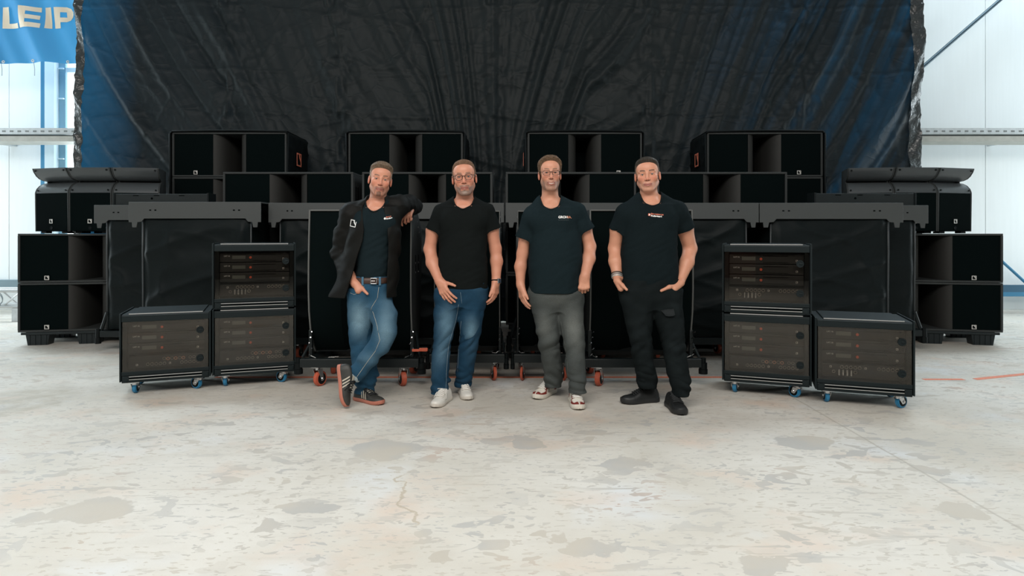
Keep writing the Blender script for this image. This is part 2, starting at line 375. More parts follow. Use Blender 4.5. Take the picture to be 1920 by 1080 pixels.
for px in (4, 65, 125):
    p = at(px, 115, YB); q = p-d.location
    ob('eyelet', B().ring((q.x, -.03+float(BANY(p.x, q.z)), q.z), (0, 1, 0), .016, .007), WHITEP, d, True)
    if px < 100: ob('cord', B().tube([(q.x, -.02, q.z-.01), (q.x+.015, -.02, q.z-.12), (q.x+.01, -.015, q.z-.22)], .004, 5), mat('grey_cord', (.25, .30, .33), .7), d)

# ------------------------------------------------------------------ black curtain
YC = 9.1
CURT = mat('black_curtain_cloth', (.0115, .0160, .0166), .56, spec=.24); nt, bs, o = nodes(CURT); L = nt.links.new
geo = nn(nt, 'ShaderNodeNewGeometry'); mp = nn(nt, 'ShaderNodeMapping'); mp.inputs['Rotation'].default_value = (0, .5, 0); mp.inputs['Scale'].default_value = (1, 1, .45); L(geo.outputs['Position'], mp.inputs[0])
n1 = nn(nt, 'ShaderNodeTexNoise', noise_type='RIDGED_MULTIFRACTAL', inp={'Scale': 2.4, 'Detail': 5.0, 'Roughness': .5, 'Distortion': .5}); L(mp.outputs[0], n1.inputs['Vector'])
n2 = nn(nt, 'ShaderNodeTexNoise', inp={'Scale': 26., 'Detail': 3.0, 'Distortion': 1.2}); L(geo.outputs['Position'], n2.inputs['Vector'])
ad = nn(nt, 'ShaderNodeMath', operation='MULTIPLY_ADD', inp={1: .25}); L(n2.outputs[0], ad.inputs[0]); L(n1.outputs[0], ad.inputs[2])
crs = None
for sc_, w_, amt_, off_ in ((1.15, .055, 1.0, 0.), (2.9, .06, .55, 3.3)):
    wn_ = nn(nt, 'ShaderNodeTexNoise', inp={'Scale': 1.3*sc_, 'Detail': 2.0}); L(mp.outputs[0], wn_.inputs['Vector'])
    sv = nn(nt, 'ShaderNodeVectorMath', operation='SCALE', inp={}); sv.inputs['Scale'].default_value = .35/sc_; L(wn_.outputs['Color'], sv.inputs[0])
    av = nn(nt, 'ShaderNodeVectorMath', operation='ADD'); L(geo.outputs['Position'], av.inputs[0]); L(sv.outputs[0], av.inputs[1])
    sm_ = nn(nt, 'ShaderNodeMapping'); sm_.inputs['Scale'].default_value = (.8, .05, 1.25); sm_.inputs['Location'].default_value = (off_, 0, off_); L(av.outputs[0], sm_.inputs[0])
    vo = nn(nt, 'ShaderNodeTexVoronoi', feature='DISTANCE_TO_EDGE', inp={'Scale': sc_}); L(sm_.outputs[0], vo.inputs['Vector'])
    mr = nn(nt, 'ShaderNodeMapRange', inp={1: 0., 2: w_, 3: amt_, 4: 0.}); L(vo.outputs[0], mr.inputs[0])
    if crs is None: crs = mr.outputs[0]
    else: q_ = nn(nt, 'ShaderNodeMath', operation='ADD'); L(crs, q_.inputs[0]); L(mr.outputs[0], q_.inputs[1]); crs = q_.outputs[0]
ad2 = nn(nt, 'ShaderNodeMath', operation='MULTIPLY_ADD', inp={1: .55}); L(crs, ad2.inputs[0]); L(ad.outputs[0], ad2.inputs[2]); ad = ad2
bp = nn(nt, 'ShaderNodeBump', inp={'Strength': .34, 'Distance': .025}); L(ad.outputs[0], bp.inputs['Height']); L(bp.outputs[0], bs.inputs['Normal'])
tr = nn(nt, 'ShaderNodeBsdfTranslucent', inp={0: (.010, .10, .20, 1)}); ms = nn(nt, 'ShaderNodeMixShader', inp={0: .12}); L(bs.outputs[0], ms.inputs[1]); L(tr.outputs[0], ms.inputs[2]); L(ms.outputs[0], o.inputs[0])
# daylight glow painted by mask: extra translucency at both sides, streaked on the right
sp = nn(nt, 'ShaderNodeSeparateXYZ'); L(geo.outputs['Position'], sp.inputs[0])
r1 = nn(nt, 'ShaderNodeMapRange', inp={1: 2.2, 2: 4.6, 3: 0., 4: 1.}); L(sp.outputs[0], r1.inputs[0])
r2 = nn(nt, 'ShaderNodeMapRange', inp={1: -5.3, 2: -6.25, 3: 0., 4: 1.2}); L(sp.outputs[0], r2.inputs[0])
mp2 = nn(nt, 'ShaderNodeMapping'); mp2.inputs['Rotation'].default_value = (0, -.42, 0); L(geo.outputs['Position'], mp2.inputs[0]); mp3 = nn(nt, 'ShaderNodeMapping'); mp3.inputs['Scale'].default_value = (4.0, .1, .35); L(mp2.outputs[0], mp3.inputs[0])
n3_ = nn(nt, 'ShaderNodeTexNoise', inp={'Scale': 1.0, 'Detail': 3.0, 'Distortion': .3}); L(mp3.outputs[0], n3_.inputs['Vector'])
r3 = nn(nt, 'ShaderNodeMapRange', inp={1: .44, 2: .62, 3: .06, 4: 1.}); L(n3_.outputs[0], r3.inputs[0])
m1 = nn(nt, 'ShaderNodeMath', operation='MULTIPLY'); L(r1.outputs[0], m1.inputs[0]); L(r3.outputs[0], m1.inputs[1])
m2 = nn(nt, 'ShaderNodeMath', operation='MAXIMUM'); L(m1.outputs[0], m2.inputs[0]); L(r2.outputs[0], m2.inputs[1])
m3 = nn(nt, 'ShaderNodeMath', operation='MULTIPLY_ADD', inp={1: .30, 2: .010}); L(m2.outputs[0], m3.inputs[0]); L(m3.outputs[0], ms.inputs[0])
cx0, cx1 = X(144, YC), X(1726, YC); ztop = 6.0
cu = thing('curtain', 'huge creased black curtain hanging behind the speaker stacks', 'curtain', ((cx0+cx1)/2, YC, 0)); ccx = cu.location.x
def curtain_y(x, z):
    px = 960+x*FPX/YC; h = ztop-z
    s = np.interp(px, [150, 420, 640, 800, 925, 960, 1100, 1240, 1450, 1720], [-.45, -.62, -.45, -.55, -.05, .35, .62, .35, .55, .30])
    p = x+s*h*(.65+.06*h)
    big = np.interp(px, [150, 250, 420, 560, 660, 820, 925, 1060, 1150, 1240, 1400, 1600, 1720], [.8, 1.1, .8, .25, .7, .6, .35, .8, 1.1, .35, .7, 1.2, 1])
    y = .075*big*(vnoise(p*2.6, h*.25, 1)-.5)*2+.055*big*(vnoise(p*6.3, h*.35, 2)-.5)*2+.026*big*(vnoise(p*15, h*.5, 3)-.5)*2
    y += -.022*ridge(x*.7+.3*z, z*1.6+.2*x, 4)**14-.020*ridge(x*1.1-.7*z, z*1.3+.6*x, 5)**14-.012*ridge(x*2.4+z, z*2.9-x*.7, 6)**10-.006*ridge(x*5.1, z*6.5, 8)**6
    for sx in (430, 633, 925, 1220, 1500):
        xs = X(sx, YC); dd = x-xs
        y += -.02*np.exp(-(dd/.03)**2)+.05*np.exp(-(dd/.25)**2)*(vnoise(dd*14, z*7, 9)-.5)
    for hz in (4.50, 3.55, 2.95):
        y += -.014*np.exp(-((z-hz-.04*np.sin(x*1.1))/.018)**2)*(vnoise(x*.8, z*0+hz, 12) > .45)
    y += .03*(vnoise(x*9, z*9, 10)-.5)*np.clip((2.7-z)*.8, 0, 1)
    return y
nx, nz = 520, 250; u = np.linspace(cx0+.02, cx1-.02, nx); v = np.linspace(.02, ztop, nz); U, V = np.meshgrid(u, v)
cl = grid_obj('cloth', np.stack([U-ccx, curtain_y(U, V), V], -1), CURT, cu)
HEM = mat('shiny_black_hem', (.035, .042, .044), .26, spec=.8); nt, bs, o = nodes(HEM)
n = nn(nt, 'ShaderNodeTexNoise', inp={'Scale': 14., 'Detail': 3.0, 'Distortion': 1.}); g = nn(nt, 'ShaderNodeNewGeometry'); nt.links.new(g.outputs['Position'], n.inputs['Vector'])
bp = nn(nt, 'ShaderNodeBump', inp={'Strength': .6, 'Distance': .03}); nt.links.new(n.outputs[0], bp.inputs['Height']); nt.links.new(bp.outputs[0], bs.inputs['Normal'])
for (a0, a1, sd) in ((cx0, cx0+.11, 21), (cx1-.17, cx1, 22)):
    u = np.linspace(a0, a1, 8); v = np.linspace(.02, ztop, 260); U, V = np.meshgrid(u, v)
    W_ = .006*(vnoise(V*9, V*0, sd)-.5)*2
    yy = curtain_y(U, V)-.028+.022*(vnoise(U*12, V*16, sd+3)-.5)
    grid_obj('hem', np.stack([U+W_-ccx, yy, V], -1), HEM, cu)
# ------------------------------------------------------------------ subwoofer boxes
SW, SH, SD = 1.42, .553, .72
def make_sub(side, name='subwoofer'):
    """origin: middle of the front lower edge; y runs back"""
    t = thing(name, '', 'speaker')
    w = SW/2; e = .022
    b = B()
    b.box(-w, w, 0, SD, 0, e, .004).box(-w, w, 0, SD, SH-e, SH, .004).box(-w, -w+e, .0005, SD, e, SH-e).box(w-e, w, .0005, SD, e, SH-e).box(-w+e, w-e, SD-.02, SD-.001, e, SH-e)
    ob('cabinet', b, CAB, t)
    prof = [(.204, .010), (.182, .019), (.154, .038), (.129, .068), (.110, .11), (.098, .16), (.089, .24), (.081, .36), (.075, .62)]
    for s in (-1, 1):
        rows = [[(s*x, y, z) for z in (e, SH-e)] for x, y in prof]
        b = B().strip(rows)
        ob('horn_wall', b, HORN, t, True)
        xo, xi = s*(w-e), s*.205
        g = B().box(min(xo, xi)+.002, max(xo, xi)-.002, .012, .035, e+.002, SH-e-.002, .003)
        g = ob('grille', g, GRILLE, t)
        if s == side:
            cx = s*.42; b = B().box(cx-.025, cx+.025, .002, .012, .028, .078, .002)
            bd = ob('badge', b, BLACK, t)
            ob('mark', logo_pts(B(), cx, .053, .048, .002, .0015, .15), BADGE, bd)
            ob('badge_lug', B().box(cx-.025, cx+.025, -.002, .012, e-.002, .030, .002), BLACK, t)
        # side handle slots
        hb = B()
        for yy in (.12, .20): hb.box(s*w-.002, s*w+.002, yy, yy+.035, .22, .40, .001)
        ob('handle_slot', hb, MATTEBLACK, t)
        ob('side_rail', B().box(min(s*w, s*(w+.006)), max(s*w, s*(w+.006)), .03, .07, .05, .50, .002), CAB, t)
    ob('throat', B().box(-.09, .09, .60, .64, e, SH-e), MATTEBLACK, t)
    return t
subL = make_sub(-1); subR = make_sub(1)
used = {}
def put_sub(side, loc, rz, label, group=None):
    src = subL if side < 0 else subR
    if side not in used:
        used[side] = 1; src.location = loc; src.rotation_euler = (0, 0, rz); src['label'] = label
        if group: src['group'] = group
        return src
    return dup(src, loc, rz, label, group)
PALLET = grain(mat('black_pallet_plastic', (.010, .016, .018), .5, spec=.4), 60, .2, .1)
def make_pallet():
    t = thing('pallet', '', 'pallet')
    b = B()
    for k in range(7): yy = .02+k*.1; b.box(-.64, .64, yy, yy+.07, .115, .15, .004)
    ob('deck', b, PALLET, t)
    ob('rim', B().box(-.68, .68, 0, .02, .12, .148, .004).box(-.68, .68, .70, .72, .12, .148, .004), PALLET, t)
    for ix, xx in enumerate((-.52, 0, .52)):
        for yy in (.02, .56):
            b = B(); 
            P = [(xx-.12, .118), (xx+.12, .118), (xx+.10, 0), (xx-.10, 0)]
            b.prism(P, 'y', yy, yy+.14)
            for q in range(4): b.box(xx-.09+q*.055, xx-.075+q*.055, yy-.008, yy, .005, .112)
            ob('foot', b, PALLET, t)
    return t
pal = make_pallet(); pal_used = []
def put_pallet(loc, rz, label, group=None, zs=1.0):
    if not pal_used:
        pal_used.append(1); pal.location = loc; pal.rotation_euler = (0, 0, rz); pal['label'] = label; pal.scale = (1, 1, zs)
        if group: pal['group'] = group
        return pal
    return dup(pal, loc, rz, label, group, (1, 1, zs))
# outer stacks (two boxes on a pallet)
YS = 7.3
TH = .20
cs, sn = math.cos(TH), math.sin(TH)
pl = (X(33, 7.18)+SW/2*cs, 7.18+SW/2*sn); pr = (X(1881, 7.18)-SW/2*cs, 7.18+SW/2*sn)
put_pallet((*pl, 0), TH, 'black plastic pallet under the leftmost subwoofer stack', zs=1.0)
put_pallet((*pr, 0), -TH, 'black plastic pallet under the rightmost subwoofer stack', zs=1.0)
put_sub(-1, (*pl, .151), TH, 'lower subwoofer of the far left stack, standing on a pallet')
put_sub(-1, (*pl, .151+SH+.004), TH, 'upper subwoofer of the far left stack, carrying the flared speakers')
put_sub(1, (*pr, .151), -TH, 'lower subwoofer of the far right stack, standing on a pallet')
put_sub(1, (*pr, .151+SH+.004), -TH, 'upper subwoofer of the far right stack, carrying the flared speakers')
# middle row
YM = 6.98
mids = [(420, 660, 0, 'leftmost'), (680, 922, 0, 'second from left'), (948, 1193, 0, 'second from right'), (1231, 1477, 0, 'rightmost')]
zt = Z(322.5, YM)
for i, (pa, pb, rz, wd) in enumerate(mids):
    s = -1 if i < 2 else 1
    xm = X((pa+pb)/2, YM); base = zt-3*SH-.008
    put_pallet((xm, YM+.02, 0), 0, 'black pallet hidden under the %s stack of the middle row' % wd, zs=base/.15)
    for k, lv in enumerate(('bottom', 'middle', 'top')):
        lab = {2: '%s subwoofer of the middle row, its top edge at head height' % wd, 1: 'middle box hidden in the %s stack of the middle row' % wd, 0: 'bottom box hidden in the %s stack of the middle row' % wd}[k]
        put_sub(s, (xm, YM, base+k*(SH+.004)), rz, lab, 'subwoofers of the middle row' if k == 2 else 'hidden subwoofers of the middle row')
# top row at the back, in open-fronted fabric covers
YT = 7.95
FAB = grain(mat('black_cover_fabric', (.0050, .0072, .0078), .65, spec=.12), 40, .3, .4, .006)
tops = [(329, 531, 0, 'far left', 1), (655, 866, 0, 'inner left', 0), (987, 1206, 0.0, 'inner right', -1), (1325, 1543, -.03, 'far right', -1)]
ztt = Z(248, YT)
for i, (pa, pb, rz, wd, lg) in enumerate(tops):
    s = -1 if i < 2 else 1; xm = X((pa+pb)/2, YT); base = ztt-4*SH-.012
    put_pallet((xm, YT+.02, 0), rz, 'lower of two pallets hidden under the %s rear stack' % wd, zs=base/.3)
    put_pallet((xm, YT+.02, base/2), rz, 'upper of two pallets hidden under the %s rear stack' % wd, zs=base/.3)
    for k in range(4):
        lab = {3: 'topmost subwoofer of the %s rear stack, in a black fabric cover' % wd, 2: 'second subwoofer from the top of the %s rear stack' % wd, 1: 'third box from the top of the %s rear stack' % wd, 0: 'bottom box of the %s rear stack' % wd}[k]
        put_sub(s, (xm, YT, base+k*(SH+.004)), rz, lab, 'subwoofers of the rear row')
    # cover: wrinkled sides, top and a rolled front edge; runs down over two boxes
    z1 = base+4*SH+.016; z0 = base+2*SH+.02; w = SW/2+.012
    cv = thing('speaker_cover', 'black open-fronted fabric cover on the %s rear stack' % wd, 'cover', (xm, YT, z0), rz)
    H = z1-z0; D = SD+.02
    for sd in (-1, 1):
        n1, n2 = 30, 40; yv = np.linspace(-.012, D, n1); zv = np.linspace(0, H, n2); YY, ZZ = np.meshgrid(yv, zv)
        xx = sd*(w+.004+.020*ridge(YY*5+ZZ*2, ZZ*6+i, 30+i)**3+.012*vnoise(YY*9, ZZ*8, 3+i)); xx = np.where(ZZ > H-.02, sd*w, xx)
        grid_obj('side_panel', np.stack([xx, YY, ZZ], -1), FAB, cv)
        xf = sd*(w+.008); ob('front_edge', B().tube([(xf, -.012, 0), (xf+sd*.006, -.014, H*.3), (xf-sd*.002, -.013, H*.6), (xf+sd*.004, -.012, H-.02)], .012), FAB, cv, True)
    xv = np.linspace(-w, w, 50); yv = np.linspace(-.012, D, 16); XX, YY = np.meshgrid(xv, yv)
    grid_obj('top_panel', np.stack([XX, YY, H+.002+.012*np.sin((XX/w+1)*PI/2)+.01*vnoise(XX*5, YY*6, i)], -1), FAB, cv)
    ob('front_edge', B().tube([(-w, -.012, H-.012)]+[(x, -.014, H+.004+.010*math.sin((x/w+1)*PI/2)) for x in np.linspace(-w+.02, w-.02, 14)]+[(w, -.012, H-.012)], .012), FAB, cv, True)
    if lg:
        b = logo_pts(B(), .33, H-.31, .17, 0, .003, .10)
        bmesh.ops.transform(b.bm, matrix=Matrix.Translation((lg*(w+.034), 0, 0)) @ Matrix.Rotation(PI/2*lg, 4, 'Z') @ (Matrix.Identity(4) if lg > 0 else Matrix.Translation((-.66, 0, 0))), verts=b.bm.verts)
        ob('logo_print', b, ORANGELOGO, cv)

# ------------------------------------------------------------------ flared top speakers on the outer stacks
def make_flare():
    """front lower grille, curved horn mouth above; origin middle of front lower edge"""
    t = thing('flared_speaker', '', 'speaker'); w = .250; H = .735; D = .42
    low = [(0, .012), (0, .455), (.004, .475), (.018, .51), (.05, .548), (.095, .575), (.135, .585)]
    up = [(.135, .600), (.09, .607), (.045, .625), (.012, .655), (-.018, .70), (-.03, .732), (-.03, .742)]
    body = [(.004, .01)]+[(y+.004, z) for y, z in low[1:]]+[(y+.004, z) for y, z in up[:-1]]+[(-.026, .742), (D, .742), (D, .01)]
    for s in (-1, 1):
        xa, xb = sorted((s*w, s*(w-.014)))
        pts = [(y-.006 if 0 < i < len(body)-2 else y, z) for i, (y, z) in enumerate(body)]
        ob('side_plate', B().prism(pts, 'x', xa, xb), CAB, t)
    ob('cabinet', B().box(-w+.014, w-.014, .16, D-.002, .012, .74), BLACK, t)
    ob('grille', B().box(-w+.016, w-.016, .0, .02, .014, .455, .003), GRILLE, t)
    sh = mat('horn_lip_paint', (.060, .068, .072), .35, spec=.4) if 'horn_lip_paint' not in bpy.data.materials else bpy.data.materials['horn_lip_paint']
    ob('horn_lip', B().strip([[(x, y, z) for x in (-w+.016, w-.016)] for y, z in low[1:]]), sh, t, True)
    ob('horn_lip', B().strip([[(x, y, z) for x in (-w+.016, w-.016)] for y, z in up]), sh, t, True)
    ob('top_panel', B().box(-w+.014, w-.014, -.028, D-.003, .732, .743, .002), CAB, t)
    bd = ob('badge', B().box(-.025, .025, -.006, 0, .102, .152, .002), BLACK, t); ob('mark', logo_pts(B(), 0, .127, .048, -.006, .0015, .15), BADGE, bd)
    ob('port', B().ring((0, -.001, .05), (0, 1, 0), .016, .004).cyl((0, .002, .05), (0, -.002, .05), .015), BLACK, t)
    for x in (-.21, .21):
        ob('screw', B().cyl((x, .005, .487), (x, -.004, .487), .010), BLACK, t); ob('screw', B().cyl((x, -.022, .715), (x, -.034, .715), .010), BLACK, t)
    b = B()
    for x in (-.16, .16): b.box(x-.04, x+.04, .03, .1, -.012, .011, .003); b.box(x-.04, x+.04, .3, .37, -.012, .011, .003)
    ob('foot', b, BLACK, t)
    for o in t.children_recursive:
        for v in o.data.vertices: v.co.x *= 1-.24*max(0, v.co.y)/.42
    return t
fl0 = make_flare(); first = [True]
zf = .151+2*SH+.008+.013
def flares(cx, names, side):
    for k, (dx, dy, rz, lab) in enumerate(names):
        loc = (cx+dx, 7.36+dy, zf)
        if first[0]: first[0] = False; fl0.location = loc; fl0.rotation_euler = (0, 0, rz); fl0['label'] = lab; fl0['group'] = 'flared top speakers'
        else: dup(fl0, loc, rz, lab, 'flared top speakers')
def fan(mid, rl, rr, w=.254):
    cl_ = (-w*math.cos(mid)-w*math.cos(rl), -w*math.sin(mid)-w*math.sin(rl)); cr_ = (w*math.cos(mid)+w*math.cos(rr), w*math.sin(mid)+w*math.sin(rr)); return cl_, cr_
cl_, cr_ = fan(-.03, -.27, .20)
flares(X(169, 7.36), [(*cl_, -.27, 'left flared speaker of three on the left stack, beside the window'), (0, 0, -.03, 'middle flared speaker of three on the left stack'), (*cr_, .20, 'right flared speaker of three on the left stack, half behind steel beams')], -1)
cl_, cr_ = fan(.03, -.20, .27)
flares(X(1718, 7.36), [(*cl_, -.20, 'left flared speaker of three on the right stack, half behind steel beams'), (0, 0, .03, 'middle flared speaker of three on the right stack'), (*cr_, .27, 'right flared speaker of three on the right stack, against the white wall')], 1)

# ------------------------------------------------------------------ casters
def caster(parent, x, y, ztop, R, wheelmat, rz=0, name='caster', wdt=.035):
    """swivel caster hanging from ztop; wheel touches z=0"""
    M = Matrix.Translation((x, y, 0)) @ Matrix.Rotation(rz, 4, 'Z')
    b = B().box(-.045, .045, -.04, .04, ztop-.008, ztop)
    b.cyl((0, 0, ztop-.028), (0, 0, ztop-.006), .022)
    for s in (-1, 1):
        xa, xb = sorted((s*(wdt/2+.004), s*(wdt/2+.008)))
        b.prism([(-.022, ztop-.02), (.03, ztop-.02), (.045, R-.012), (.018, R-.018)], 'x', xa, xb)
    b.cyl((-wdt/2-.014, .03, R), (wdt/2+.014, .03, R), .009, 10)
    bmesh.ops.transform(b.bm, matrix=M, verts=b.bm.verts)
    f = ob(name, b, CHROME, parent)
    k = B().cyl((-wdt/2, .03, R), (wdt/2, .03, R), R, 28); k2 = [e for e in k.bm.edges if len(e.link_faces) == 2 and min(len(q.verts) for q in e.link_faces) < 5 and max(len(q.verts) for q in e.link_faces) > 5]
    bmesh.ops.bevel(k.bm, geom=k2, offset=.006, segments=2, affect='EDGES')
    bmesh.ops.transform(k.bm, matrix=M, verts=k.bm.verts); ob('wheel', k, wheelmat, f, 40)
    h = B().cyl((-wdt/2-.0015, .03, R), (wdt/2+.0015, .03, R), R*.72, 24); bmesh.ops.transform(h.bm, matrix=M, verts=h.bm.verts); ob('hub', h, BLACK, f, 40)
    return f

# ------------------------------------------------------------------ covered carts with a grey steel beam on top
QUILT = grain(mat('quilted_cover_fabric', (.0052, .0084, .0090), .55, spec=.13), 55, .25, .25, .003)
PIPE = mat('cover_piping', (.020, .025, .027), .5)
CARTTOP = 1.565
def make_cart(D, seed):
    t = thing('speaker_cart', '', 'cart'); w = .64; zt = CARTTOP; zb = 1.405
    def beam_profile():
        P = [(-w, zt), (w, zt), (w, zb-.035), (w-.03, zb-.035), (w-.035, zb-.085), (w-.075, zb-.085), (w-.085, zb-.035), (w-.125, zb-.03), (w-.15, zb)]
        return P+[(-x, z) for x, z in P[:1:-1]]
    bmn = ob('beam', B().prism(beam_profile(), 'y', 0, .012).prism(beam_profile(), 'y', D-.012, D).box(-w, w, .012, D-.012, zt-.012, zt), BEAM, t, bevel=.003)
    hb = B()
    for x in (-w+.21, -w+.26, w-.26, w-.21): hb.box(x-.009, x+.009, -.002, .002, zt-.085, zt-.073)
    ob('bolt_hole', hb, MATTEBLACK, bmn)
    # cover
    cw = w-.115; z0 = .24; z1 = zb+.06; y0 = .05; y1 = D-.05
    n1, n2 = 50, 60; xv = np.linspace(-cw, cw, n1); zv = np.linspace(z0, z1, n2); XX, ZZ = np.meshgrid(xv, zv)
    edge = np.clip((1-np.abs(XX)/cw)*8, 0, 1)*np.clip((ZZ-z0)*10, 0, 1)*np.clip((z1-ZZ)*6, 0, 1)
    yy = y0-edge*(.034*vnoise(XX*2+ZZ*.6, ZZ*4.2, seed)+.034*ridge(XX*1.2, ZZ*3.0-XX*.9, seed+1)**3+.022*ridge(XX*1.6+3, ZZ*4.4+XX*1.1, seed+7)**4+.008*vnoise(XX*9, ZZ*12, seed+2))
    cv = grid_obj('fabric_cover', np.stack([XX, yy, ZZ], -1), QUILT, t)
    b = B().box(-cw, -cw+.004, y0, y1, z0, z1).box(cw-.004, cw, y0, y1, z0, z1).box(-cw, cw, y1-.004, y1, z0, z1).box(-cw, cw, y0+.002, y1, z1-.004, z1).box(-cw, cw, y0, y1, z0, z0+.004)
    ob('cover_side', b, QUILT, cv)
    for s in (-1, 1): ob('piping', B().tube([(s*cw, y0-.004, z0), (s*cw*.996, y0-.006, .7), (s*cw*1.004, y0-.005, 1.1), (s*cw, y0-.004, z1)], .009, 8), PIPE, cv, True)
    # wheeled frame
    b = B().box(-w+.06, w-.06, 0, .06, .16, .225, .004).box(-w+.06, w-.06, D-.06, D, .16, .225, .004)
    for x in (-w+.05, 0, w-.05): b.box(x-.03, x+.03, .06, D-.06, .162, .222)
    fr = ob('base_frame', b, STEEL, t)
    for s in (-1, 1):
        ob('bumper', B().cyl((s*(w-.032), .02, .09), (s*(w-.032), .02, .15), .030, 14).cyl((s*(w-.032), .02, .15), (s*(w-.032), .02, .245), .024, 14), BLACK, fr, 40)
        ob('strut', B().cyl((s*(w-.05), .04, .22), (s*(cw+.0), .045, .42), .018, 10), STEEL, fr)
        ob('corner_post', B().box(s*cw-.02, s*cw+.02, .08, .12, .22, z0+.1), STEEL, fr)
    for s in (-1, 1):
        for yy in (.12, D-.12): caster(t, s*(w-.28), yy, .16, .06, ORANGE, rng.uniform(-.4, .4), wdt=.04)
    return t
carts = {}
def put_cart(px0, px1, Y, D, label, group=None, key=None):
    k = key or D
    xa, xb = X(px0, Y), X(px1, Y); sc = (xb-xa)/1.28
    zs = 1.0
    if k not in carts:
        c = make_cart(D, 40+len(carts)*5); carts[k] = c; c.location = ((xa+xb)/2, Y, 0); c.scale = (sc, 1, zs); c['label'] = label
        if group: c['group'] = group
        return c
    return dup(carts[k], ((xa+xb)/2, Y, 0), 0, label, group, (sc, 1, zs))
G = 'covered carts with grey beams'
put_cart(176, 402, 6.80, .44, 'leftmost covered cart, mostly behind a nearer cart, below flared speakers', G)
put_cart(241, 489, 6.16, .56, 'front left covered cart behind the left amplifier racks', G)
put_cart(503, 722, 6.34, .50, 'covered cart behind the man in the jacket', G)
put_cart(723, 945, 6.34, .50, 'covered cart behind the man with white sneakers', G)
put_cart(948, 1186, 6.34, .50, 'covered cart behind the man in grey jeans', G)
put_cart(1187, 1423, 6.34, .50, 'covered cart between black-trousered man and right amplifier rack tower', G)
put_cart(1424.5, 1694, 6.34, .50, 'front right covered cart behind the right amplifier racks', G)
put_cart(1500, 1741, 6.86, .40, 'rightmost covered cart, mostly behind a nearer cart, beside far right stack', G)
# dark bars lying on the rear carts
def bar(px0, px1, py0, Y, lab):
    xa, xb = X(px0, Y), X(px1, Y); t = thing('rigging_bar', lab, 'rigging bar', ((xa+xb)/2, Y, CARTTOP+.002)); h = (xb-xa)/2; H = Z(py0, Y)-CARTTOP
    ob('bar', B().box(-h, h, 0, .16, 0, H, .004), DBEAM, t)
    for s in (-1, 1):
        xa, xb = sorted((s*(h+.002), s*(h+.02))); ob('end_plate', B().box(xa, xb, -.01, .17, 0, H+.008, .002), STEEL, t)
    for f in (-.55, -.1, .45): ob('slot', B().box(f*h-.03, f*h+.03, -.002, .002, H-.022, H-.014), MATTEBLACK, t)
    ob('hole', B().cyl((-.2*h, .002, H*.6), (-.2*h, -.003, H*.6), .012), MATTEBLACK, t)
bar(216, 388, 364, 6.9, 'dark steel rigging bar lying on the leftmost cart')
bar(1530, 1714, 363, 6.96, 'dark steel rigging bar lying on the rightmost cart')

